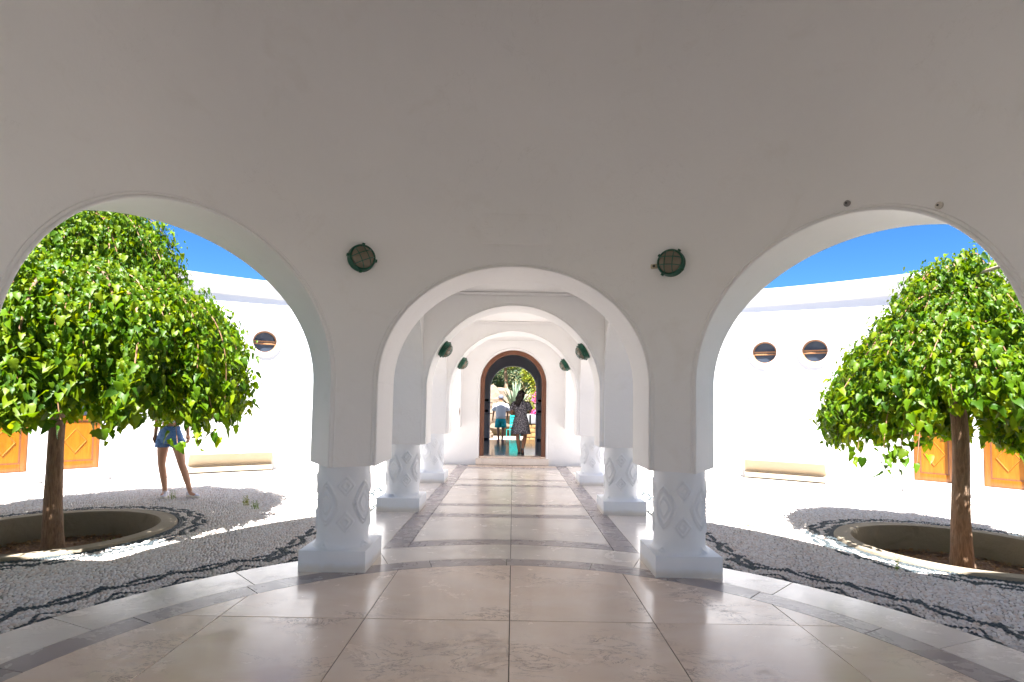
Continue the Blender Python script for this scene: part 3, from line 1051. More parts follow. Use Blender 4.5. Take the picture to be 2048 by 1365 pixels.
# extra dark line of stones along the building wall, beyond the pebble zone
F_ = []
for s in (-1, 1):
    for th in np.arange(R(12), R(62), .0285 / 9.7):
        ph = (th * 9.7 / .62) % 1
        for r in (10.05, 9.78 - .13 * ph ** 1.7):
            F_.append((s * r * math.sin(th), CY + r * math.cos(th)))
        if .25 < ph < .75:
            r = 9.52 - .06 * ph
            F_.append((s * r * math.sin(th), CY + r * math.cos(th)))
F_ = np.array(F_)
rf = np.hypot(P[:, 0], P[:, 1] - CY)
def pebble_mesh(name, P, mat, zt, k_size=1.0):
    n = len(P)
    k = 6
    a = np.arange(k) * 2 * PI / k
    ring1 = np.stack([np.cos(a), np.sin(a), np.zeros(k)], 1)
    ring2 = np.stack([np.cos(a + .3) * .62, np.sin(a + .3) * .62, np.full(k, .75)], 1)
    tv = np.concatenate([ring1, ring2, [[0, 0, 1.0]]])
    tf = [(i, (i + 1) % k, (i + 1) % k + k) for i in range(k)] + [(i, (i + 1) % k + k, i + k) for i in range(k)] + [(i + k, (i + 1) % k + k, 2 * k) for i in range(k)]
    tf = np.array(tf)
    sc = rng.uniform(.0118, .0185, n) * k_size
    asp = rng.uniform(.72, 1.2, n)
    hh = rng.uniform(.009, .0145, n)
    ro = rng.uniform(0, PI, n)
    c, s = np.cos(ro), np.sin(ro)
    vx = tv[None, :, 0] * (sc * asp)[:, None]; vy = tv[None, :, 1] * (sc / asp)[:, None]
    X = vx * c[:, None] - vy * s[:, None] + P[:, 0][:, None]
    Y = vx * s[:, None] + vy * c[:, None] + P[:, 1][:, None]
    Z = tv[None, :, 2] * hh[:, None] + zt
    tl = rng.normal(0, .12, (n, 2))
    Z = Z + (vx * tl[:, 0:1] + vy * tl[:, 1:2])
    co = np.stack([X, Y, Z], 2).reshape(-1, 3)
    f = (tf[None] + (np.arange(n) * len(tv))[:, None, None]).reshape(-1, 3)
    me = fastmesh(name, co, f)
    at = me.attributes.new('tint', 'FLOAT', 'POINT')
    at.data.foreach_set('value', np.repeat(rng.uniform(0, 1, n), len(tv)).astype(np.float32))
    me.materials.append(mat)
    me.shade_smooth()
    return me
def fastmesh(name, co, f):
    me = bpy.data.meshes.new(name)
    k = f.shape[1]
    me.vertices.add(len(co)); me.vertices.foreach_set('co', co.astype(np.float32).ravel())
    me.loops.add(f.size); me.loops.foreach_set('vertex_index', f.astype(np.int32).ravel())
    me.polygons.add(len(f)); me.polygons.foreach_set('loop_start', np.arange(0, f.size, k, dtype=np.int32))
    me.polygons.foreach_set('loop_total', np.full(len(f), k, dtype=np.int32))
    me.update(calc_edges=True)
    return me
tag(link('light_pebbles', pebble_mesh('light_pebbles', P[~dark], M['light_pebble'], -.026)), 'pale grey and white pebbles set on edge in the courtyard paving', 'pebbles', kind='stuff')
tag(link('dark_pebbles', pebble_mesh('dark_pebbles', D_, M['dark_pebble'], -.0255, .98)), 'dark blue-black pebbles laid as running waves in the courtyard paving', 'pebbles', kind='stuff')
keepf = (F_[:, 1] > 9.35)
keepf |= True
tag(link('wave_border_pebbles', pebble_mesh('wave_border_pebbles', F_, M['dark_pebble'], -.018)), 'thin dark pebble scallop line in the sunlit paving near the curved walls', 'pebbles', kind='stuff')
print('pebbles', len(P), dark.sum())

# ------------------------------------------------------------------ PLANTING WELLS
def well(cx, cy, label, slabel):
    o = tag(empty('tree_well', (cx, cy, 0)), label, 'tree well')
    V, F = [], []
    prof = [(RWI, -.40), (RWI, -.02), (RWI + .012, .004), (RWO - .012, .006), (RWO, -.01), (RWO, -.40)]
    N = 96; n = len(prof)
    for i in range(N):
        a = 2 * PI * i / N
        for r, z in prof: V.append((r * math.cos(a), r * math.sin(a), z + (.012 * math.sin(7 * a) * random.random() if z == -.4 else 0)))
    for i in range(N):
        for k in range(n - 1):
            j = (i + 1) % N
            F.append((i * n + k, j * n + k, j * n + k + 1, i * n + k + 1))
    MB().add(V, F).build('kerb_ring', M['concrete'], o, 40)
    # soil, a domed uneven disc
    V, F = [(0, 0, -.24)], []
    rings = 22; N = 64
    for j in range(1, rings + 1):
        r = (RWI + .03) * j / rings
        for i in range(N):
            a = 2 * PI * i / N
            V.append((r * math.cos(a), r * math.sin(a), -.25 - .05 * (r ** 2) + random.uniform(-.012, .012)))
    for i in range(N): F.append((0, 1 + i, 1 + (i + 1) % N))
    for j in range(rings - 1):
        for i in range(N):
            a, b_ = 1 + j * N + i, 1 + j * N + (i + 1) % N
            F.append((a, a + N, b_ + N, b_))
    so = MB().add(V, F).build('soil', M['soil'], o, 180)
    # litter
    n = 900
    L = MB()
    for k in range(n):
        r = RWI * math.sqrt(random.random()) * .98; a = random.uniform(0, 2 * PI)
        s = random.uniform(.012, .034)
        m4 = Matrix.Translation((r * math.cos(a), r * math.sin(a), -.235 - .05 * r * r + random.uniform(0, .012))) @ Euler((random.uniform(-.6, .6), random.uniform(-.6, .6), random.uniform(0, 6.3))).to_matrix().to_4x4()
        L.add([m4 @ Vector(v) for v in ((-s, 0, 0), (0, -s * .55, .004), (s, 0, 0), (0, s * .55, .006))], [(0, 1, 2, 3)])
    lt = L.build('leaf_litter', M['dry_leaf'], o)
    lt['kind'] = 'stuff'
    return o
well(*WL[0], 'round sunken tree well with concrete rim, at left beside the standing woman', 0)
well(*WL[1], 'round sunken tree well with concrete rim and weeds, on the right', 0)

def weed_mesh(n, h, spread):
    V, F, tint = [], [], []
    for k in range(n):
        a = random.uniform(0, 2 * PI); r = random.uniform(0, spread)
        bx, by = r * math.cos(a), r * math.sin(a)
        hh = h * random.uniform(.5, 1.0)
        lean = Vector((random.uniform(-.3, .3), random.uniform(-.3, .3), 1)).normalized()
        for j in range(9):
            t = (j + 1) / 9
            p = Vector((bx, by, 0)) + lean * hh * t
            d = Vector((math.cos(j * 2.4), math.sin(j * 2.4), .5)).normalized()
            L = hh * .28 * (1.1 - t * .6)
            sd_ = d.cross(Vector((0, 0, 1))).normalized() * L * .22
            i0 = len(V)
            V += [p, p + d * L * .5 + sd_, p + d * L, p + d * L * .5 - sd_]
            F.append((i0, i0 + 1, i0 + 2, i0 + 3))
        i0 = len(V)
        V += [Vector((bx - .003, by, 0)), Vector((bx + .003, by, 0)), Vector((bx, by, 0)) + lean * hh]
        F.append((i0, i0 + 1, i0 + 2))
    me = mesh('weed', V, F)
    me.materials.append(M['weed'])
    return me
wspots = [
 ((4.35, 5.30, -.25), .12, 5, .1, 'low yellowish weed tuft in the right tree well, left of the trunk'),
 ((5.28, 5.42, -.26), .24, 2, .04, 'tallest thin weed in the right tree well, right of the trunk'),
 ((5.22, 5.16, -.26), .10, 4, .08, 'small weed against the near rim of the right tree well'),
 ((4.55, 5.25, -.25), .09, 8, .16, 'spreading green weed patch in front of the right tree trunk'),
 ((-4.62, 6.3, -.25), .07, 4, .05, 'tiny bright green weed on the soil of the left tree well'),
 ((-3.42, 7.35, -.02), .11, 5, .05, 'weed between the shaded pebbles nearest the sunlit strip on the left'),
 ((-3.68, 7.6, -.02), .12, 5, .05, 'weed between the pebbles behind the left tree well'),
 ((-4.95, 7.95, -.02), .11, 4, .06, 'weed in the pebbles in front of the standing woman'),
 ((2.95, 6.75, -.02), .10, 4, .05, 'weed in the sunlit pebbles left of the right tree shadow'),
 ((3.55, 5.05, -.02), .13, 2, .02, 'thin weed at the outer edge of the right tree well rim'),
]
for (p, h, n, sp, lb) in wspots:
    o = link('weed', weed_mesh(n * 2, h * 1.5, sp * 1.3)); o.location = p
    tag(o, lb, 'weed', 'weeds in the paving and tree wells')

# ------------------------------------------------------------------ TREES
def leaf_template(kind=0):
    """lobed mulberry leaf, length 1 along +Y, folded at the midrib and drooping"""
    if kind == 0: out = [(.02, .0), (.24, -.05), (.38, .14), (.38, .36), (.28, .45), (.31, .64), (.15, .86), (0, 1.10)]
    elif kind == 1: out = [(.02, .02), (.22, -.02), (.34, .12), (.38, .30), (.34, .52), (.24, .74), (.10, .92), (0, 1.08)]
    else: out = [(.02, .02), (.20, -.03), (.38, .10), (.31, .26), (.40, .44), (.24, .54), (.20, .78), (0, 1.12)]
    V = []
    n = len(out)
    mid = [(0, y) for (x, y) in out]
    mid[0] = (0, .05); mid[1] = (0, .1)
    def zf(x, y): return .50 * abs(x) * (1 - .4 * y) - .38 * y * y + .07 * math.sin(9 * y) * abs(x) * 2
    for x, y in mid: V.append((0, y, zf(0, y)))
    for x, y in out[:-1]: V.append((x, y, zf(x, y)))
    for x, y in out[:-1]: V.append((-x, y, zf(x, y)))
    F = []
    for i in range(n - 1):
        a, b_ = i, i + 1
        r0 = n + i; r1 = n + i + 1 if i + 1 < n - 1 else n - 1
        l0 = 2 * n - 1 + i; l1 = 2 * n - 1 + i + 1 if i + 1 < n - 1 else n - 1
        if r1 == n - 1:
            F += [(a, r0, b_), (a, b_, l0)]
        else:
            F += [(a, r0, r1), (a, r1, b_), (a, b_, l1), (a, l1, l0)]
    return np.array(V), np.array(F)
LT = [leaf_template(k) for k in range(3)]

def frames(N, T):
    """orthonormal frames from normals N and tip directions T"""
    N = N / np.linalg.norm(N, axis=1)[:, None]
    T = T - (T * N).sum(1)[:, None] * N
    T = T / np.maximum(np.linalg.norm(T, axis=1), 1e-6)[:, None]
    S = np.cross(T, N)
    return np.stack([S, T, N], 2)      # columns x, y, z
def merge_leaves(name, P, Fr, S, mat, templates=LT, tint=None):
    co, fs, tt = [], [], []
    base = 0
    kind = rng.integers(0, len(templates), len(P))
    tint = rng.uniform(0, 1, len(P)) if tint is None else tint
    for k, (tv, tf) in enumerate(templates):
        idx = np.where(kind == k)[0]
        if len(idx) == 0: continue
        c = np.einsum('nij,vj->nvi', Fr[idx], tv) * S[idx][:, None, None] + P[idx][:, None, :]
        co.append(c.reshape(-1, 3))
        fs.append((tf[None] + (base + np.arange(len(idx)) * len(tv))[:, None, None]).reshape(-1, 3))
        tt.append(np.repeat(tint[idx], len(tv)))
        base += len(idx) * len(tv)
    me = fastmesh(name, np.concatenate(co), np.concatenate(fs))
    at = me.attributes.new('tint', 'FLOAT', 'POINT')
    at.data.foreach_set('value', np.concatenate(tt).astype(np.float32))
    me.materials.append(mat)
    me.shade_smooth()
    return me
LEAF_ME = []
for tv, tf in LT:
    lm = fastmesh('leaf', tv, tf); lm.materials.append(M['leaf']); lm.shade_smooth(); LEAF_ME.append(lm)

def bez(P0, P1, P2, P3, n):
    t = np.linspace(0, 1, n)[:, None]
    return (1 - t) ** 3 * P0 + 3 * (1 - t) ** 2 * t * P1 + 3 * (1 - t) * t * t * P2 + t ** 3 * P3
def weeping_tree(loc, label, trunk_pts, trunk_r, hub_z, tiers, leaf_n_scale, seed, strands=(), lift=0.0):
    global rng
    rng = np.random.default_rng(seed)
    rnd = random.Random(seed)
    root = tag(empty('weeping_tree', loc), label, 'tree')
    # trunk: uneven tube
    pts = []; rad = []
    n = 22
    cx = np.array(trunk_pts, float)
    for i in range(n):
        t = i / (n - 1)
        k = t * (len(cx) - 1); a = min(int(k), len(cx) - 2); f = k - a
        p = cx[a] * (1 - f) + cx[a + 1] * f
        pts.append(Vector(p)); rad.append(np.interp(t, [0, .06, .2, 1], [trunk_r * 1.45, trunk_r * 1.15, trunk_r, trunk_r * .72]) * (1 + .03 * math.sin(11 * t)))
    tb = MB().tube(pts, rad, 20)
    V = []
    for i, v in enumerate(tb.v):
        k = 1 + .035 * math.sin(i % 20 * 2 * PI / 20 * 5 + v[2] * 3) + rnd.uniform(-.015, .015)
        c = pts[i // 20]
        V.append((c.x + (v[0] - c.x) * k, c.y + (v[1] - c.y) * k, v[2]))
    tb.v = V
    tb.build('trunk', M['bark'], root, 60)
    hub = np.array(pts[-1])
    LP, LN, LTp, LS = [], [], [], []
    limbs = []; twigs = MB()
    nb = 0
    for (count, r0, r1, ztop, zmid, zend, jit, a_rng) in tiers:
        for k in range(count):
            az = a_rng[0] + (a_rng[1] - a_rng[0]) * (k + rnd.uniform(-.4, .4)) / count
            Rb = rnd.uniform(r0, r1)
            zt = ztop + rnd.uniform(-1, 1) * jit
            o = np.array([math.cos(az), math.sin(az), 0])
            start = hub + np.array([0, 0, rnd.uniform(-.15, .1)])
            wide = Rb > 1.3 and ztop > 2.8
            P1 = hub + o * Rb * (.92 if wide else .25) + np.array([0, 0, zt - hub[2] + .25 * (zt - hub[2])])
            P1[2] = zt + .25
            P2 = np.array([hub[0], hub[1], 0]) + o * Rb * (1.13 if wide else 1.05); P2[2] = zmid + rnd.uniform(-1, 1) * jit + .1
            sw = np.array([-o[1], o[0], 0]) * rnd.uniform(-.3, .3)
            P3 = np.array([hub[0], hub[1], 0]) + o * Rb * rnd.uniform(.92, 1.06) + sw; P3[2] = zend + rnd.uniform(-1, 1) * jit * 1.3
            front = max(0.0, math.cos(az - math.atan2(-loc[1], -loc[0]))) ** 3
            P3[2] += lift * front
            C = bez(start, P1, P2, P3, 26)
            rads = np.interp(np.linspace(0, 1, 26), [0, .4, 1], [.020 if nb % 6 else .036, .010 if nb % 6 else .018, .003])
            if nb % 6 == 0: MB().tube([Vector(p) for p in C], list(rads), 7).build('branch', M['twig'] if nb % 12 else M['bark'], root, 60)
            else: twigs.tube([Vector(p) for p in C], list(rads * .75), 4, caps=False)
            nb += 1
            seg = np.linalg.norm(np.diff(C, axis=0), axis=1); cum = np.concatenate([[0], np.cumsum(seg)])
            m_ = int(cum[-1] * 125 * leaf_n_scale)
            ss = np.sort(rng.uniform(cum[-1] * .22, cum[-1], m_))
            Q = np.stack([np.interp(ss, cum, C[:, j]) for j in range(3)], 1)
            u = ss / cum[-1]
            off = rng.normal(0, 1, (m_, 3)) * (.055 + .03 * (1 - u))[:, None]
            Q = Q + off
            tan = np.stack([np.interp(ss, cum, np.gradient(C[:, j], cum)) for j in range(3)], 1)
            ax_ = Q - np.array([hub[0], hub[1], 0]); ax_[:, 2] = 0
            ax_ /= np.maximum(np.linalg.norm(ax_, axis=1), .15)[:, None]
            Nn = ax_ * .75 + np.array([0, 0, .75]) * (1 - .3 * u)[:, None] + rng.normal(0, .60, (m_, 3))
            Tt = np.array([0, 0, -.9]) + ax_ * .45 + tan * .4 + rng.normal(0, .38, (m_, 3))
            LP.append(Q); LN.append(Nn); LTp.append(Tt)
            LS.append((.034 + .062 * rng.random(m_) ** 2.2) * (.85 + .40 * u) * np.interp(Q[:, 2], [1.5, 3.2], [1.15, .72]))
    for (dx, dy, z0, z1) in strands:
        C = bez(np.array([dx * .8, dy * .8, z0 + .3]), np.array([dx, dy, z0]), np.array([dx * 1.0, dy * 1.02, (z0 + z1) / 2]), np.array([dx * 1.03, dy, z1]), 16)
        twigs.tube([Vector(p) for p in C], .004, 4)
        m_ = int((z0 - z1) * 34)
        Q = C[rng.integers(3, 16, m_)] + rng.normal(0, .045, (m_, 3))
        LP.append(Q); LN.append(rng.normal(0, .5, (m_, 3)) + np.array([0, -.8, .5])); LTp.append(rng.normal(0, .4, (m_, 3)) + np.array([0, 0, -1.]))
        LS.append(rng.uniform(.07, .12, m_))
    tw = twigs.build('twigs', M['twig'], root); tw['kind'] = 'stuff'
    P_ = np.concatenate(LP); N_ = np.concatenate(LN); T_ = np.concatenate(LTp); S_ = np.concatenate(LS)
    Fr = frames(N_, T_)
    # the 300 leaves that show largest are objects of their own
    wp = P_ + np.array(loc)
    cv = np.array([0, 0, 1.45]) - wp
    dist = np.linalg.norm(cv, axis=1)
    face = np.abs((Fr[:, :, 2] * cv).sum(1) / dist)
    ax_ = P_.copy(); ax_[:, 2] = 0
    outer = (ax_ * cv).sum(1) / dist > .75 * np.abs((ax_ ** 2).sum(1)) ** .5
    mx = np.abs(wp[:, 0] / wp[:, 1])
    inframe = (mx < .93) & (wp[:, 2] < 1.45 + .36 * wp[:, 1])
    score = S_ * (.3 + face) / dist * (outer & inframe)
    top = np.argsort(-score)[:300]
    mask = np.ones(len(P_), bool); mask[top] = False
    fo = link('foliage', merge_leaves('foliage', P_[mask], Fr[mask], S_[mask], M['leaf']), root)
    fo['kind'] = 'stuff'
    for i in top:
        lf = bpy.data.objects.new('leaf', LEAF_ME[int(i) % 3]); col.objects.link(lf)
        lf.parent = root
        m4 = Matrix([list(Fr[i][r] * S_[i]) + [P_[i][r]] for r in range(3)] + [[0, 0, 0, 1]])
        lf.matrix_local = m4
    print(label[:20], 'leaves', len(P_))
    return root
full = (0, 2 * PI)
lt = weeping_tree((*WL[0], -.25), 'large weeping mulberry tree with dense green crown in the left tree well',
    [(0.05, 0, 0), (.02, 0, .6), (.01, 0, 1.25), (.0, .03, 1.9), (.0, .05, 2.6)], .082, 2.6,
    [(46, .45, 1.05, 4.1, 3.9, 2.95, .10, full), (60, .85, 1.20, 3.95, 3.6, 2.6, .12, full), (70, 1.35, 1.65, 2.95, 2.85, 1.9, .10, full),
     (90, 1.5, 1.80, 2.85, 2.55, 1.55, .09, full), (50, 1.1, 1.6, 2.75, 2.3, 1.6, .08, full)], 1.25, 11,
    strands=[(1.72, -.35, 1.9, 1.22), (1.8, -.2, 1.9, 1.32), (1.6, -.5, 1.9, 1.25), (1.1, -1.3, 1.8, 1.5), (-.5, -1.6, 1.8, 1.45)])
fr = MB().ico((0.0, -1.75, 1.95), .033, 2, (1, 1, 1.08), 0).build('fruit', simple('green_fruit', (.22, .34, .05), .4), lt, 180)
rt = weeping_tree((*WL[1], -.25), 'smaller weeping mulberry tree with umbrella crown in the right tree well',
    [(.0, 0, 0), (.0, 0, .6), (.02, 0, 1.3), (-.02, .0, 2.0), (.0, .02, 2.45)], .085, 2.45,
    [(30, .2, .6, 3.35, 3.2, 2.6, .12, full), (46, .55, .9, 3.12, 2.8, 2.0, .12, full), (56, .85, 1.15, 2.85, 2.35, 1.55, .12, full),
     (54, 1.0, 1.28, 2.6, 2.05, 1.40, .10, full)], 1.05, 23,
    strands=[(-1.15, -.5, 1.7, 1.14), (-1.05, -.6, 1.7, 1.10), (-.3, -1.15, 1.7, 1.2), (.55, -1.15, 1.6, .85), (.85, -1.0, 1.6, .75), (1.1, -.8, 1.6, .85), (-1.2, -.2, 1.7, 1.2), (-1.0, -.75, 1.6, 1.15)], lift=.42)
MB().tube([(.0, -.1, 2.6), (-.12, -.45, 3.1), (-.16, -.85, 3.1), (-.13, -1.02, 2.92), (-.12, -1.06, 2.66)], [.026, .022, .019, .016, .010], 8).build('branch', simple('pale_branch', (.42, .33, .25), .7, var=.2), rt, 60)
random.seed(3)
tb_ = MB()
for k in range(22):
    a = random.uniform(0, 2 * PI); L = random.uniform(.12, .32)
    p0 = Vector((random.uniform(-.05, .05), -.30, random.uniform(1.95, 2.12)))
    p3 = p0 + Vector((math.cos(a) * L, random.uniform(-.15, .1), random.uniform(-.22, .18)))
    mid = (p0 + p3) / 2 + Vector((random.uniform(-.06, .06), -.05, random.uniform(0, .08)))
    tb_.tube([p0, mid, p3], [.006, .0045, .002], 5)
tb_.tube([(0, -.02, 2.3), (0, -.2, 2.2), (0, -.30, 2.05)], [.014, .010, .007], 6)
tb_.build('twigs', simple('reddish_twig', (.36, .19, .11), .6), rt)
rng = np.random.default_rng(5)

# ------------------------------------------------------------------ BULKHEAD LAMPS
def lamp_parts():
    parts = []
    base = MB().lathe([(.001, 0), (.118, 0), (.118, .03), (.108, .045), (.108, .062), (.001, .062)], 36, cap=False)
    dome = MB().lathe([(.098, .06), (.096, .075), (.085, .095), (.062, .11), (.033, .118), (.0005, .121)], 32, cap=False)
    ring = MB().tube([(.104 * math.cos(a), .104 * math.sin(a), .068) for a in [2 * PI * i / 36 for i in range(36)]], .010, 8, True)
    cage = MB()
    for off in (-.034, .034):
        for ax_ in (0, 1):
            pts = []
            L = math.sqrt(.1 ** 2 - off ** 2)
            for i in range(13):
                t = -L + 2 * L * i / 12
                z = .07 + .062 * math.sqrt(max(0, 1 - (t / L) ** 2))
                pts.append((t, off, z) if ax_ == 0 else (off, t, z))
            cage.tube(pts, .0042, 6)
    lugs = []
    for k in range(4):
        a = PI / 4 + k * PI / 2 + .25
        m4 = Matrix.Rotation(a, 4, 'Z')
        lugs.append(MB().box((.108, -.012, .03), (.132, .012, .055), m4))
    return base, dome, ring, cage, lugs
LP_ = lamp_parts()
proto_lamp = []
def lamp(loc, normal, roll, label):
    q = Vector(normal).normalized().to_track_quat('Z', 'Y')
    e = empty('bulkhead_lamp', loc)
    e.rotation_euler = (q.to_matrix().to_4x4() @ Matrix.Rotation(roll, 4, 'Z')).to_euler()
    tag(e, label, 'wall lamp', 'caged bulkhead lamps of the walkway')
    if not proto_lamp:
        a = LP_[0].build('backplate', M['green_metal'], e, 40)
        b_ = LP_[1].build('glass_dome', M['lamp_glass'], e, 180)
        c_ = LP_[2].build('rim', M['green_metal'], e, 60)
        d_ = LP_[3].build('cage', M['green_metal'], e, 60)
        proto_lamp.extend([a, b_, c_, d_])
        for l in LP_[4]: proto_lamp.append(l.build('lug', M['green_metal'], e, bevel=.003))
    else:
        for p in proto_lamp:
            c_ = p.copy(); col.objects.link(c_); c_.parent = e
    return e
def on_wall(X, z, s=1):
    y = CY + math.sqrt((RI - .004) ** 2 - X * X)
    return (X, y, z), (-X, -(y - CY), 0)
p, n_ = on_wall(-1.36, 2.70)
lamp(p, n_, .45, 'green caged round lamp on the grey rotunda wall left of the middle arch')
p, n_ = on_wall(1.375, 2.70)
lamp(p, n_, -.1, 'green caged round lamp beside a beige cable box, right of the middle arch')
for y, nm in ((7.51, 'first cross arch'), (10.11, 'second cross arch')):
    for s, sd_ in ((-1, 'left'), (1, 'right')):
        ph = R(31)
        r = 1.157
        lamp((s * r * math.cos(ph), y, 1.62 + 1.14 * math.sin(ph)), (-s * math.cos(ph), 0, -math.sin(ph)), .2, 'small green caged lamp on the %s inner side of the %s' % (sd_, nm))
# cable box beside the right lamp, wall stubs above the right arch
p, n_ = on_wall(1.375 - .135, 2.69)
q = Vector(n_).to_track_quat('Z', 'Y').to_matrix().to_4x4()
e = tag(empty('cable_box', p), 'small beige cable box with a dark screw beside the right wall lamp', 'cable box')
e.rotation_euler = q.to_euler()
M['beige'] = simple('beige_plastic', (.50, .42, .30), .6)
MB().box((-.03, -.02, 0), (.03, .02, .02)).build('box_body', M['beige'], e, bevel=.006)
MB().lathe([(.012, .02), (.012, .027), (.001, .028)], 12, cap=False).build('screw', M['black'], e)
for X, z, lb, mt in ((2.34, 2.90, 'small round grey stub on the wall above the right arch, left of its crown', simple('stub_grey', (.3, .28, .27), .6)), (2.585, 2.70, 'small round cream cap on the wall above the right arch, right of its crown', simple('stub_cream', (.62, .58, .52), .6))):
    p, n_ = on_wall(X, z)
    e = tag(empty('wall_stub', p), lb, 'wall stub')
    e.rotation_euler = Vector(n_).to_track_quat('Z', 'Y').to_euler()
    MB().lathe([(.022, 0), (.022, .012), (.016, .018), (.001, .019)], 20, cap=False).build('cap', mt, e, 40)
    MB().lathe([(.006, .019), (.006, .024), (.0005, .025)], 8, cap=False).build('screw', M['black'], e)
# round opening in the side wall
# small bracket seen on the left side wall near the doorway
e = tag(empty('wall_bracket', (-1.215, 12.35, 1.25)), 'small diamond-shaped wall vent on the left side near the doorway', 'vent')
MB().prism([(0, -.09), (.012, 0), (0, .09), (-.004, 0)], -.001, .05, Matrix.Rotation(R(90), 4, 'X') @ Matrix.Identity(4)).build('vent_plate', M['window_wood'], e)

# ------------------------------------------------------------------ GARDEN behind the hall
def leaf_blob(name, c, rad, n, size, mat, parent=None, hollow=.55, seed=0):
    r_ = np.random.default_rng(seed)
    D = r_.normal(0, 1, (n, 3)); D /= np.linalg.norm(D, axis=1)[:, None]
    k = r_.uniform(hollow, 1.0, n) ** .6
    bump = 1 + .22 * np.sin(D[:, 0] * 5 + seed) * np.cos(D[:, 2] * 6 + seed * 2) + .12 * np.sin(D[:, 1] * 11)
    P_ = D * (k * bump)[:, None] * np.array(rad) + np.array(c)
    Fr = frames(D + r_.normal(0, .6, (n, 3)) + np.array([0, 0, .3]), r_.normal(0, 1, (n, 3)))
    S_ = r_.uniform(.6, 1.3, n) * size
    tv = np.array([[0, 0, 0], [.4, .45, .05], [0, 1, -.1], [-.4, .45, .05]]); tf = np.array([[0, 1, 2], [0, 2, 3]])
    me = merge_leaves(name, P_, Fr, S_, mat, [(tv, tf)])
    o = link(name, me, parent)
    return o
# hillside
V, F = [], []
nxh, nyh = 40, 24
for j in range(nyh):
    for i in range(nxh):
        x = -20 + i; y = 26 + j * 1.3
        z = -.06 + max(0, (y - 27)) * .30 + .5 * math.sin(x * .7) * math.sin(y * .5) * min(1, (y - 26) * .2)
        V.append((x, y, z))
for j in range(nyh - 1):
    for i in range(nxh - 1):
        F.append((j * nxh + i, j * nxh + i + 1, (j + 1) * nxh + i + 1, (j + 1) * nxh + i))
tag(MB().add(V, F).build('hillside', M['earth'], None, 60), kind='structure')
def rock(loc, r, sc, label, seed):
    random.seed(seed)
    bm = bmesh.new(); bmesh.ops.create_icosphere(bm, subdivisions=4, radius=r)
    from mathutils import noise as mn
    for v in bm.verts:
        p = v.co * (2.2 / r)
        k = 1 + .28 * mn.noise(p + Vector((seed, 0, 0))) + .14 * mn.noise(p * 2.7) + .06 * mn.noise(p * 7)
        v.co = Vector((v.co.x * sc[0], v.co.y * sc[1], v.co.z * sc[2])) * k
    me = bpy.data.meshes.new('rock'); bm.to_mesh(me); bm.free()
    me.shade_smooth(); me.set_sharp_from_angle(angle=R(28))
    o = link('rock', me, None, M['rock']); o.location = loc
    return tag(o, label, 'rock')
M['rock'] = plaster('beige_rock', (.20, .15, .11), .25, stain=(.18, .14, .11), stain_amt=.85, rough=.95, bump=.9)
rock((-1.15, 25.2, .9), 1.35, (1.2, .8, .95), 'big beige boulder seen through the doorway, above the man in the cap', 3)
rock((.2, 26.0, .8), 1.2, (1.1, .8, .9), 'beige boulder under the agave beyond the doorway', 5)
rock((-2.6, 24.3, .4), 1.1, (1, .8, 1.0), 'dark-cleft boulder at the left edge of the far doorway view', 8)
# agave
ag = tag(empty('agave', (.12, 24.3, 1.1)), 'large pale green agave with spiky leaves above the woman beyond the doorway', 'agave')
M['agave'] = simple('agave_leaf', (.17, .23, .15), .55, var=.25, bscale=3)
random.seed(4)
for k in range(26):
    a = k * 2.399; el = R(random.uniform(22, 72)) if k > 5 else R(82)
    L = random.uniform(1.25, 1.65)
    d = Vector((math.cos(a) * math.cos(el), math.sin(a) * math.cos(el), math.sin(el)))
    s = d.cross(Vector((0, 0, 1)))
    s = s.normalized() if s.length > .1 else Vector((1, 0, 0))
    up = s.cross(d)
    V, F = [], []
    for i in range(7):
        t = i / 6
        wd = .085 * (1 - t) ** .7 * (1 + .6 * math.sin(PI * min(1, t * 1.5)))
        p = d * L * t - Vector((0, 0, .16 * t * t * math.cos(el)))
        V += [p - s * wd, p - up * wd * .35, p + s * wd]
    for i in range(6):
        F += [(i * 3, i * 3 + 1, i * 3 + 4, i * 3 + 3), (i * 3 + 1, i * 3 + 2, i * 3 + 5, i * 3 + 4)]
    MB().add(V, F).build('leaf', M['agave'], ag, 60)
# bougainvillea
bo = tag(empty('bougainvillea', (1.35, 23.6, 0)), 'pink flowering bougainvillea on the right beyond the doorway', 'shrub')
leaf_blob('foliage', (.1, 0, 1.5), (.95, .8, 1.25), 3800, .085, M['shrub'], bo, .4, 2)['kind'] = 'stuff'
for k, (dx, dz, rr_) in enumerate(((-.35, 2.05, .22), (.15, 2.3, .28), (.0, 1.75, .25), (-.45, 1.45, .18), (.5, 1.9, .3), (.35, 2.6, .22), (-.2, 2.55, .18))):
    leaf_blob('flower_cluster', (dx, -.75 + abs(dx) * .3, dz - .35), (rr_, .18, rr_), 160, .07, M['petal'], bo, .1, 30 + k)
MB().tube([(0, 0, 0), (.05, .05, .5), (0, 0, 1.2)], [.06, .05, .03], 8).build('stem', M['bark'], bo)
def tree(loc, rad, h, n, size, mat, label, seed):
    t = tag(empty('garden_tree', loc), label, 'tree', 'trees on the slope behind the hall')
    MB().tube([(0, 0, -.5), (.1, 0, h * .4), (0, 0, h)], [.16, .12, .06], 8).build('trunk', M['bark'], t)
    leaf_blob('crown', (0, 0, h), rad, n, size, mat, t, .35, seed)['kind'] = 'stuff'
tree((-.45, 28.4, .4), (1.55, .9, .62), 3.45, 4200, .10, M['shrub'], 'bright yellow-green tree at the upper left of the far doorway view', 41)
tree((1.0, 27.6, .3), (.62, .6, .55), 2.65, 2200, .09, M['shrub'], 'yellow-green tree at the upper right of the far doorway view', 42)
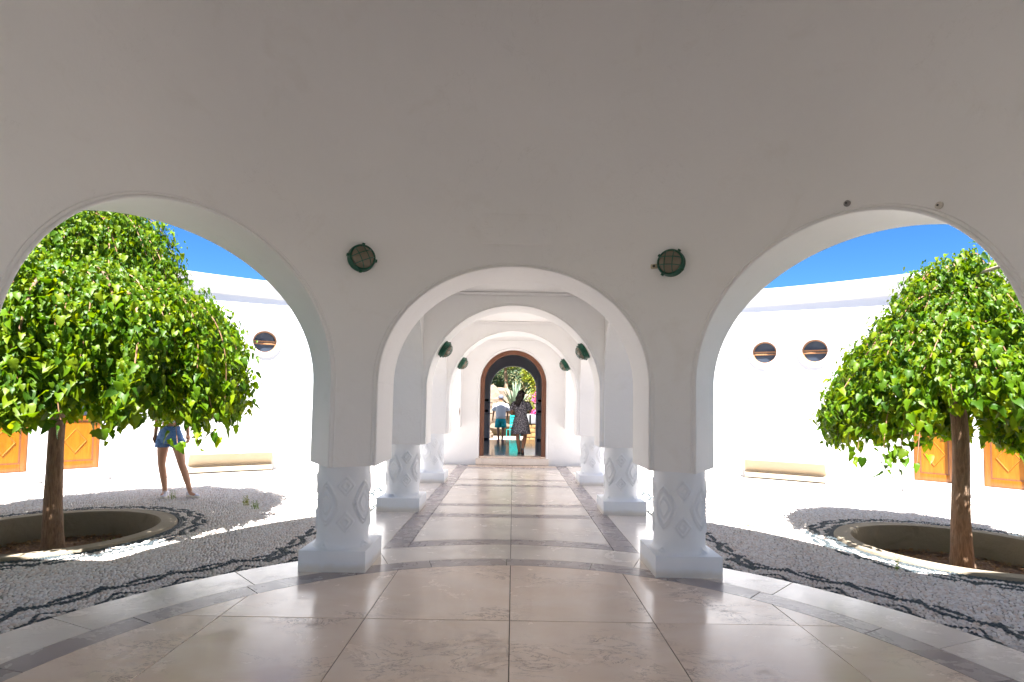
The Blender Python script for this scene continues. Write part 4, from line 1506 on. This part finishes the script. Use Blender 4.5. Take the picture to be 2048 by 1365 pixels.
tree((-1.5, 29.6, .5), (1.5, .9, .8), 1.9, 3600, .12, M['shrub_dark'], 'dark blue-green shrub behind the boulder beyond the doorway', 43)
tree((.6, 31.5, 1.0), (2.0, 1.2, 1.2), 2.0, 3000, .14, M['shrub_dark'], 'dark green tree behind the agave', 44)
tree((-4.5, 34, 1.6), (2.6, 1.6, 1.9), 2.6, 2400, .22, M['shrub_dark'], 'dark green tree farthest left on the slope', 45)
tree((4.6, 33, 1.6), (2.6, 1.6, 1.9), 2.6, 2400, .22, M['shrub'], 'yellow-green tree farthest right on the slope', 46)
tree((0, 40, 3.5), (6, 2, 2.4), 3.0, 4200, .32, M['shrub_dark'], 'wide dark tree mass at the top of the slope', 47)
# low stone wall with a grey top
lw = tag(empty('garden_wall', (1.35, 21.3, 0)), 'low tan stone wall with a grey coping at the right beyond the doorway', 'wall')
random.seed(12)
M['tan_stone'] = plaster('tan_stone', (.33, .19, .075), .3, stain=(.2, .12, .05), stain_amt=.7, rough=.95, bump=.8)
me_s = None
for rrow in range(4):
    x = -.95 + (rrow % 2) * .12
    while x < 1.4:
        wd = random.uniform(.2, .34)
        o = MB().box((0, 0, 0), (wd - .015, .3 + random.uniform(-.02, .02), .165)).build('stone', M['tan_stone'], lw, bevel=.02)
        o.location = (x, random.uniform(-.015, .015), -.04 + rrow * .18); x += wd
MB().box((-.93, .04, -.05), (1.4, .26, .66)).build('core', M['earth'], lw)
MB().box((-1.0, -.03, .68), (1.45, .36, 1.05)).build('coping', simple('grey_coping', (.24, .24, .25), .8, var=.2, bscale=6), lw, bevel=.02)
# folding chair, turquoise
ch = tag(empty('chair', (.02, 21.8, -.03), R(200)), 'turquoise slatted garden chair between the man and the woman', 'chair')
M['turq'] = simple('turquoise_paint', (.01, .36, .34), .5)
for k in range(4): MB().box((-.2, -.19 + k * .1, .43), (.2, -.11 + k * .1, .45)).build('seat_slat', M['turq'], ch)
for k in range(5): MB().box((-.2, .2, .55 + k * .1), (.2, .215, .62 + k * .1)).build('back_slat', M['turq'], ch)
for s in (-1, 1):
    MB().tube([(s * .21, -.2, 0), (s * .21, -.19, .44)], .014, 6).build('leg', M['turq'], ch)
    MB().tube([(s * .21, .24, 0), (s * .21, .2, .45), (s * .21, .23, 1.05)], .014, 6).build('leg', M['turq'], ch)
# terrace outside the far door
tag(MB().box((-3, 19.1, -.04), (3, 24, .02)).build('terrace', simple('pale_terrace', (.36, .29, .22), .9, var=.2, bscale=5)), kind='structure')
# pale building corner and low things behind the man
rock((-1.3, 22.6, .1), .45, (1, .8, .9), 'small pale boulder at the left beyond the doorway, near the man', 9)

# ------------------------------------------------------------------ PEOPLE
def skin_body(name, joints, edges, parent, mat, sub=2, rootv=0):
    me = bpy.data.meshes.new(name)
    names = list(joints)
    me.from_pydata([joints[k][0] for k in names], [(names.index(a), names.index(b_)) for a, b_ in edges], [])
    o = link(name, me, parent, mat)
    md = o.modifiers.new('skin', 'SKIN')
    md.use_smooth_shade = True
    for i, k in enumerate(names):
        r = joints[k][1]
        me.skin_vertices[0].data[i].radius = (r, r) if not hasattr(r, '__len__') else r
        me.skin_vertices[0].data[i].use_root = (i == rootv)
    sb = o.modifiers.new('sub', 'SUBSURF'); sb.levels = sb.render_levels = sub
    return o
def loft(name, rings, mat, parent, n=28, capped=(False, False), wob=0.0, seed=0, thick=.006):
    """rings: (centre, rx, ry[, rotation])"""
    rd = random.Random(seed)
    V, F = [], []
    for j, rg in enumerate(rings):
        c, rx, ry = rg[:3]
        ph = rg[3] if len(rg) > 3 else 0
        fold = rg[4] if len(rg) > 4 else 0
        for i in range(n):
            a = 2 * PI * i / n
            k = 1 + fold * math.sin(a * 7 + j * .4) + fold * .6 * math.sin(a * 11 + 1 + j * .2) + wob * rd.uniform(-1, 1)
            x, y = rx * math.cos(a) * k, ry * math.sin(a) * k
            V.append((c[0] + x * math.cos(ph) - y * math.sin(ph), c[1] + x * math.sin(ph) + y * math.cos(ph), c[2]))
    for j in range(len(rings) - 1):
        for i in range(n):
            l = (i + 1) % n
            F.append((j * n + i, j * n + l, (j + 1) * n + l, (j + 1) * n + i))
    if capped[0]: F.append(tuple(range(n - 1, -1, -1)))
    if capped[1]: F.append(tuple((len(rings) - 1) * n + k for k in range(n)))
    me = mesh(name, V, F, 75)
    o = link(name, me, parent, mat)
    if thick:
        md = o.modifiers.new('solid', 'SOLIDIFY'); md.thickness = thick; md.offset = 1
    return o
M['skin_tan'] = simple('tanned_skin', (.36, .165, .09), .5, var=.08, bscale=6)
M['skin_light'] = simple('light_skin', (.50, .26, .16), .5, var=.08, bscale=6)
M['hair'] = simple('dark_brown_hair', (.018, .010, .007), .5, bump=.8, bscale=60)
M['white_cloth'] = simple('white_cotton', (.86, .87, .90), .85, bump=.3, bscale=14)
M['teal_cloth'] = simple('teal_cloth', (.02, .48, .50), .8, bump=.3, bscale=20)
M['grey_cap'] = simple('grey_cap', (.12, .13, .17), .8)
M['shoe'] = simple('white_canvas', (.66, .64, .72), .7)
M['sole'] = simple('white_rubber', (.72, .68, .62), .6)
def denim():
    m, t, b = newmat('blue_denim')
    g = NG(t); p = g.coord()
    n = g.noise(p, 9, 6, .7); n2 = g.noise(p, 160, 2)
    c = g.mix(g.ramp(n, [(.35, 0.0), (.7, 1.0)]), (.04, .12, .34), (.16, .32, .60))
    c = g.mix(g.ramp(n2, [(.55, 0.0), (.75, .5)]), c, (.5, .6, .75))
    g.l(c, b.inputs['Base Color']); b.inputs['Roughness'].default_value = .85
    g.bump(n, .4, .01, b)
    return m
M['denim'] = denim()
def dressmat():
    m, t, b = newmat('patterned_dress')
    g = NG(t)
    vo = g.n('ShaderNodeTexVoronoi'); vo.inputs['Scale'].default_value = 48; g.l(g.coord(), vo.inputs['Vector'])
    c = g.ramp(vo.outputs['Distance'], [(.24, (.52, .49, .52)), (.46, (.09, .085, .10)), (.8, (.05, .045, .06))])
    g.l(c, b.inputs['Base Color']); b.inputs['Roughness'].default_value = .8
    return m
M['dress'] = dressmat()

def hand(parent, wrist, elbow, mat, s=1.0, curl=.35, side=1):
    """palm and five fingers continuing the forearm"""
    wv, ev_ = Vector(wrist), Vector(elbow)
    d = (wv - ev_).normalized()
    sdv = d.cross(Vector((0, 1, 0)))
    sdv = sdv.normalized() if sdv.length > .2 else Vector((1, 0, 0))
    fw = sdv.cross(d).normalized()
    J = {'v': (tuple(wv - d * .09 * s), (.027 * s, .024 * s)), 'w': (tuple(wv), (.025 * s, .021 * s)), 'p': (tuple(wv + d * .045 * s), (.034 * s, .016 * s)), 'k': (tuple(wv + d * .085 * s), (.034 * s, .013 * s))}
    ed = [('v', 'w'), ('w', 'p'), ('p', 'k')]
    for i, (o_, L) in enumerate(((-.028, .058), (-.010, .070), (.009, .066), (.027, .052))):
        b0 = wv + d * .088 * s + fw * o_ * s
        b1 = b0 + (d * math.cos(curl) + sdv * side * math.sin(curl)) * L * .5 * s
        b2 = b1 + (d * math.cos(curl * 2.4) + sdv * side * math.sin(curl * 2.4)) * L * .5 * s
        J['a%d' % i] = (tuple(b0), .0088 * s); J['b%d' % i] = (tuple(b1), .0080 * s); J['c%d' % i] = (tuple(b2), .0062 * s)
        ed += [('k', 'a%d' % i), ('a%d' % i, 'b%d' % i), ('b%d' % i, 'c%d' % i)]
    t0 = wv + d * .03 * s + fw * -.026 * s
    t1 = t0 + (d * .7 - fw * .6) .normalized() * .034 * s
    t2 = t1 + (d * .95 - fw * .1).normalized() * .03 * s
    J['t0'] = (tuple(t0), .011 * s); J['t1'] = (tuple(t1), .0095 * s); J['t2'] = (tuple(t2), .0075 * s)
    ed += [('p', 't0'), ('t0', 't1'), ('t1', 't2')]
    return skin_body('hand', J, ed, parent, mat, 1)

# --- young woman standing beside the left well (local: +X = image right, -Y = towards the camera)
g1 = tag(empty('person', (-5.13, 8.15, -.015)), 'standing woman in blue denim shorts and white sneakers, head hidden by the left tree crown', 'person')
J = {
 'pelvis': ((.0, 0, .93), (.135, .10)), 'waist': ((0, .0, 1.06), (.112, .082)), 'chest': ((0, 0, 1.27), (.135, .095)), 'neckb': ((0, .01, 1.43), (.07, .06)),
 'neck': ((0, 0, 1.50), .047), 'headb': ((0, -.01, 1.57), (.066, .074)), 'head': ((0, -.01, 1.65), (.076, .09)), 'top': ((0, 0, 1.72), (.05, .06)),
 'hipL': ((-.085, 0, .86), (.092, .095)), 'thL': ((-.100, 0, .70), (.078, .082)), 'knL': ((-.095, -.015, .47), (.050, .054)), 'clL': ((-.085, .015, .34), (.050, .054)), 'anL': ((-.035, .0, .09), (.031, .034)), 'ftL': ((-.03, -.03, .05), (.034, .03)), 'toL': ((.02, -.16, .035), (.032, .02)),
 'hipR': ((.095, 0, .86), (.092, .095)), 'thR': ((.145, 0, .70), (.078, .082)), 'knR': ((.205, -.01, .47), (.050, .054)), 'clR': ((.245, .015, .34), (.050, .054)), 'anR': ((.325, .02, .09), (.031, .034)), 'ftR': ((.35, .0, .05), (.034, .03)), 'toR': ((.46, -.06, .035), (.032, .02)),
 'shL': ((-.165, .0, 1.40), .047), 'elL': ((-.215, .02, 1.13), .035), 'wrL': ((-.205, -.02, .91), .024),
 'shR': ((.165, .0, 1.40), .047), 'elR': ((.225, .03, 1.14), .035), 'wrR': ((.285, -.03, .93), .024)}
E_ = [('pelvis', 'waist'), ('waist', 'chest'), ('chest', 'neckb'), ('neckb', 'neck'), ('neck', 'headb'), ('headb', 'head'), ('head', 'top'),
      ('pelvis', 'hipL'), ('hipL', 'thL'), ('thL', 'knL'), ('knL', 'clL'), ('clL', 'anL'), ('anL', 'ftL'), ('ftL', 'toL'),
      ('pelvis', 'hipR'), ('hipR', 'thR'), ('thR', 'knR'), ('knR', 'clR'), ('clR', 'anR'), ('anR', 'ftR'), ('ftR', 'toR'),
      ('neckb', 'shL'), ('shL', 'elL'), ('elL', 'wrL'), ('neckb', 'shR'), ('shR', 'elR'), ('elR', 'wrR')]
skin_body('body', J, E_, g1, M['skin_light'])
hand(g1, J['wrL'][0], J['elL'][0], M['skin_light'], .95, .35, 1)
hand(g1, J['wrR'][0], J['elR'][0], M['skin_light'], .95, .35, -1)
sh = loft('shorts', [((.0, 0, 1.03), .128, .098), ((.0, 0, .97), .15, .118), ((.004, 0, .90), .178, .128), ((.008, 0, .85), .196, .130), ((.012, 0, .795), .185, .118)], M['denim'], g1, 36, wob=.004)
loft('shorts_leg', [((-.075, 0, .86), .100, .118), ((-.090, 0, .80), .103, .112), ((-.098, 0, .755), .102, .108), ((-.098, 0, .75), .104, .110), ((-.1, 0, .735), .104, .11)], M['denim'], sh, 28)
loft('shorts_leg', [((.098, 0, .86), .100, .118), ((.122, 0, .80), .103, .112), ((.132, 0, .755), .102, .108), ((.134, 0, .75), .104, .110), ((.137, 0, .735), .104, .11)], M['denim'], sh, 28)
loft('waistband', [((0, 0, 1.005), .139, .108), ((0, 0, 1.045), .131, .102)], M['denim'], sh, 36)
loft('top', [((0, 0, 1.10), .125, .096), ((0, 0, 1.2), .135, .105), ((0, 0, 1.30), .150, .112), ((0, .01, 1.40), .13, .10), ((0, .01, 1.455), .085, .075)], M['white_cloth'], g1, 32)
loft('hair', [((0, .03, 1.44), .10, .05), ((0, .025, 1.55), .095, .075), ((0, .02, 1.64), .093, .095), ((0, .015, 1.71), .078, .085), ((0, .01, 1.755), .04, .045)], M['hair'], g1, 24, (True, True), .04, 3, 0)
MB().ico((0, -.095, 1.625), .014, 1, (.8, 1, 1.3)).build('nose', M['skin_light'], g1, 180)
MB().tube([(-.2 + .027 * math.cos(a), -.01 + .025 * math.sin(a), .935) for a in [2 * PI * i / 16 for i in range(16)]], .003, 5, True).build('bracelet', M['black'], g1)
def sneaker(parent, heel, toe, rz):
    m4 = Matrix.Translation(heel) @ Matrix.Rotation(rz, 4, 'Z')
    # local: toe along -Y
    prof = [(-.045, .035), (-.02, .042), (.03, .042), (.09, .043), (.15, .046), (.19, .038), (.212, .018)]
    V, F = [], []
    outl = [(-w_, -y) for y, w_ in prof] + [(w_, -y) for y, w_ in reversed(prof)]
    s_o = MB().prism(outl[::-1], .0, .028, m4).build('sole', M['sole'], None, bevel=.005)
    tops = [.085, .092, .088, .070, .055, .047, .038]
    n = 9
    for (y, w_), h in zip(prof, tops):
        for i in range(n):
            a = PI * i / (n - 1)
            V.append(m4 @ Vector((-(w_ - .003) * math.cos(a), -y * .985, .026 + (h - .026) * math.sin(a) ** .7)))
    for j in range(len(prof) - 1):
        for i in range(n - 1):
            F.append((j * n + i, j * n + i + 1, (j + 1) * n + i + 1, (j + 1) * n + i))
    F += [tuple(range(n)), tuple((len(prof) - 1) * n + k for k in range(n - 1, -1, -1))]
    sh_ = MB().add(V, F).build('shoe', M['shoe'], parent, 60)
    s_o.parent = sh_
    lc = MB()
    for k in range(4):
        y = .06 + k * .022
        lc.tube([m4 @ Vector((-.022, -y, .083 - k * .007)), m4 @ Vector((0, -y - .004, .093 - k * .008)), m4 @ Vector((.022, -y, .083 - k * .007))], .0035, 5)
    lc.build('laces', M['sole'], sh_)
sneaker(g1, (-.035, .02, 0), None, R(22))
sneaker(g1, (.315, .04, 0), None, R(62))

# --- woman in the patterned dress, walking away through the hall (back to the camera)
g2 = tag(empty('person', (.20, 13.55, .2)), 'woman walking away in the doorway in a patterned dress, with long dark hair', 'person')
J = {
 'pelvis': ((.0, 0, .86), (.125, .10)), 'waist': ((0, .0, .98), (.105, .082)), 'chest': ((0, 0, 1.16), (.13, .095)), 'neckb': ((0, .0, 1.29), (.07, .06)),
 'neck': ((.005, 0, 1.35), .045), 'headb': ((.01, .02, 1.42), (.066, .074)), 'head': ((.015, .03, 1.48), (.072, .085)), 'top': ((.015, .02, 1.54), (.05, .06)),
 'hipL': ((-.080, 0, .80), (.085, .09)), 'thL': ((-.075, 0, .64), (.070, .075)), 'knL': ((-.065, .01, .43), (.048, .05)), 'clL': ((-.06, -.02, .31), (.052, .054)), 'anL': ((-.03, .0, .08), (.031, .034)), 'ftL': ((-.03, .03, .04), (.034, .026)), 'toL': ((-.035, .14, .025), (.034, .018)),
 'hipR': ((.080, 0, .80), (.085, .09)), 'thR': ((.10, .03, .64), (.070, .075)), 'knR': ((.115, .06, .43), (.048, .05)), 'clR': ((.09, -.02, .32), (.052, .054)), 'anR': ((.05, -.14, .14), (.031, .034)), 'ftR': ((.05, -.12, .09), (.034, .026)), 'toR': ((.06, -.06, .03), (.034, .018)),
 'shL': ((-.155, .0, 1.27), .050), 'elL': ((-.235, .02, 1.03), .040), 'wrL': ((-.10, .22, 1.00), .026),
 'shR': ((.155, .0, 1.27), .050), 'elR': ((.245, .04, 1.05), .040), 'wrR': ((.16, .24, 1.03), .026)}
skin_body('body', J, E_, g2, M['skin_tan'])
hand(g2, J['wrL'][0], J['elL'][0], M['skin_tan'], .95, .5, 1)
hand(g2, J['wrR'][0], J['elR'][0], M['skin_tan'], .95, .5, -1)
dr = loft('dress', [((0, 0, .50), .235, .185, 0, .05), ((0, 0, .58), .222, .175, 0, .045), ((0, 0, .70), .205, .160, 0, .03), ((0, 0, .82), .185, .142, 0, .015), ((0, 0, .92), .155, .118), ((0, 0, .965), .136, .104), ((0, 0, 1.0), .145, .110),
     ((0, 0, 1.10), .165, .120), ((0, 0, 1.22), .182, .118), ((0, 0, 1.29), .150, .10), ((0, 0, 1.33), .085, .07)], M['dress'], g2, 56)
loft('belt', [((0, 0, .95), .143, .111), ((0, 0, .98), .143, .111)], M['dress'], dr, 40)
for s in (-1, 1):
    m_ = MB().tube([(s * .12, 0, 1.27), (s * .175, .005, 1.23), (s * .215, .01, 1.13), (s * .222, .012, 1.10)], [.07, .078, .076, .078], 14, caps=False)
    m_.build('sleeve', M['dress'], dr, 70)
hr = MB()
random.seed(9)
hr.ico((.0, .0, 1.50), .105, 3, (.9, 1.0, .95), .05)
for k in range(26):
    a = random.uniform(-2.4, .35)
    x0, y0 = -.01 + .07 * math.cos(a), -.02 + .07 * math.sin(a)
    pts = []
    for i in range(8):
        t = i / 7
        pts.append((x0 - .085 * t + .022 * math.sin(t * 14 + k), y0 - .05 * t + .02 * math.cos(t * 12 + k), 1.53 - .36 * t * random.uniform(.75, 1.0)))
    hr.tube(pts, [.022, .03, .034, .034, .032, .028, .02, .008], 6)
hr.build('hair', M['hair'], g2, 180)
vz = MB().prism([(.03, .06), (.16, .075), (.20, .05), (.19, .015), (.05, -.03)], 1.515, 1.525).build('visor', M['black'], g2)
MB().box((.22, .16, .72), (.26, .30, .98)).build('bag', M['black'], g2, bevel=.02)
def flat_shoe(parent, c, rz, tilt, mat):
    m4 = Matrix.Translation(c) @ Matrix.Rotation(rz, 4, 'Z') @ Matrix.Rotation(tilt, 4, 'X')
    prof = [(-.05, .03, .05), (-.02, .036, .055), (.05, .036, .04), (.12, .042, .045), (.17, .034, .035), (.195, .012, .02)]
    V, F = [], []; n = 8
    for y, w_, h in prof:
        V += [m4 @ Vector((-w_ * math.cos(PI * i / (n - 1)), y, h * math.sin(PI * i / (n - 1)) ** .7)) for i in range(n)]
    for j in range(len(prof) - 1):
        for i in range(n): F.append((j * n + i, j * n + (i + 1) % n, (j + 1) * n + (i + 1) % n, (j + 1) * n + i))
    F += [tuple(range(n)), tuple((len(prof) - 1) * n + k for k in range(n - 1, -1, -1))]
    return MB().add(V, F).build('shoe', mat, parent, 60)
M['dark_shoe'] = simple('dark_shoe', (.03, .025, .035), .6)
flat_shoe(g2, (-.03, -.02, 0.002), 0, 0, M['dark_shoe'])
flat_shoe(g2, (.05, -.14, .10), R(-4), R(-38), M['dark_shoe'])

# --- man in white shirt and teal shorts outside
g3 = tag(empty('person', (-.46, 20.6, .02)), 'man in grey cap, white t-shirt and teal shorts walking away beyond the doorway', 'person')
J = {
 'pelvis': ((.0, 0, .90), (.13, .10)), 'waist': ((0, .0, 1.02), (.125, .095)), 'chest': ((0, 0, 1.25), (.16, .11)), 'neckb': ((0, .0, 1.41), (.09, .07)),
 'neck': ((.0, 0, 1.48), .055), 'headb': ((.0, .01, 1.55), (.07, .08)), 'head': ((.0, .01, 1.63), (.078, .092)), 'top': ((.0, .01, 1.70), (.055, .065)),
 'hipL': ((-.09, 0, .83), (.09, .09)), 'thL': ((-.095, 0, .66), (.078, .08)), 'knL': ((-.09, .01, .46), (.054, .056)), 'clL': ((-.08, -.02, .34), (.055, .058)), 'anL': ((-.07, .0, .09), (.034, .036)), 'ftL': ((-.07, .03, .05), (.04, .032)), 'toL': ((-.08, .15, .03), (.038, .022)),
 'hipR': ((.09, 0, .83), (.09, .09)), 'thR': ((.10, .02, .66), (.078, .08)), 'knR': ((.10, .04, .46), (.054, .056)), 'clR': ((.09, .0, .34), (.055, .058)), 'anR': ((.07, -.06, .11), (.034, .036)), 'ftR': ((.07, -.03, .06), (.04, .032)), 'toR': ((.075, .08, .03), (.038, .022)),
 'shL': ((-.195, .0, 1.39), .056), 'elL': ((-.27, .02, 1.12), .042), 'wrL': ((-.30, .08, .88), .028),
 'shR': ((.195, .0, 1.39), .056), 'elR': ((.255, .0, 1.12), .042), 'wrR': ((.26, .10, .90), .028)}
skin_body('body', J, E_, g3, M['skin_tan'])
hand(g3, J['wrL'][0], J['elL'][0], M['skin_tan'], 1.05, .4, 1)
hand(g3, J['wrR'][0], J['elR'][0], M['skin_tan'], 1.05, .4, -1)
ts = loft('t_shirt', [((0, 0, .86), .185, .14), ((0, 0, .98), .180, .135), ((0, 0, 1.12), .19, .135), ((0, 0, 1.28), .215, .14), ((0, 0, 1.38), .20, .12), ((0, 0, 1.44), .13, .09), ((0, 0, 1.47), .085, .075)], M['white_cloth'], g3, 40, wob=.006)
for s in (-1, 1):
    MB().tube([(s * .15, 0, 1.38), (s * .215, .005, 1.34), (s * .265, .01, 1.19), (s * .272, .012, 1.15)], [.08, .088, .082, .084], 14, caps=False).build('sleeve', M['white_cloth'], ts, 70)
so_ = loft('shorts', [((0, 0, .90), .165, .13), ((0, 0, .80), .195, .145), ((0, 0, .72), .21, .15)], M['teal_cloth'], g3, 36)
for s in (-1, 1):
    loft('shorts_leg', [((s * .095, 0, .76), .11, .14), ((s * .105, .01, .62), .115, .125), ((s * .11, .015, .52), .120, .125)], M['teal_cloth'], so_, 26)
cp = MB().lathe([(.098, 1.63), (.104, 1.66), (.10, 1.70), (.078, 1.745), (.03, 1.765), (.001, 1.768)], 28, cap=False).build('cap', M['grey_cap'], g3, 60)
MB().prism([(-.07, .07), (-.06, .15), (0, .185), (.06, .15), (.07, .07)], 1.655, 1.665).build('peak', M['grey_cap'], cp)
for s in (-1, 1): MB().ico((s * .083, .0, 1.595), .022, 1, (.5, .8, 1.2)).build('ear', M['skin_tan'], g3, 180)
flat_shoe(g3, (-.07, -.02, .0), 0, 0, M['white_cloth'])
flat_shoe(g3, (.07, -.07, .03), 0, R(-14), M['white_cloth'])
print('objects', len(bpy.data.objects))
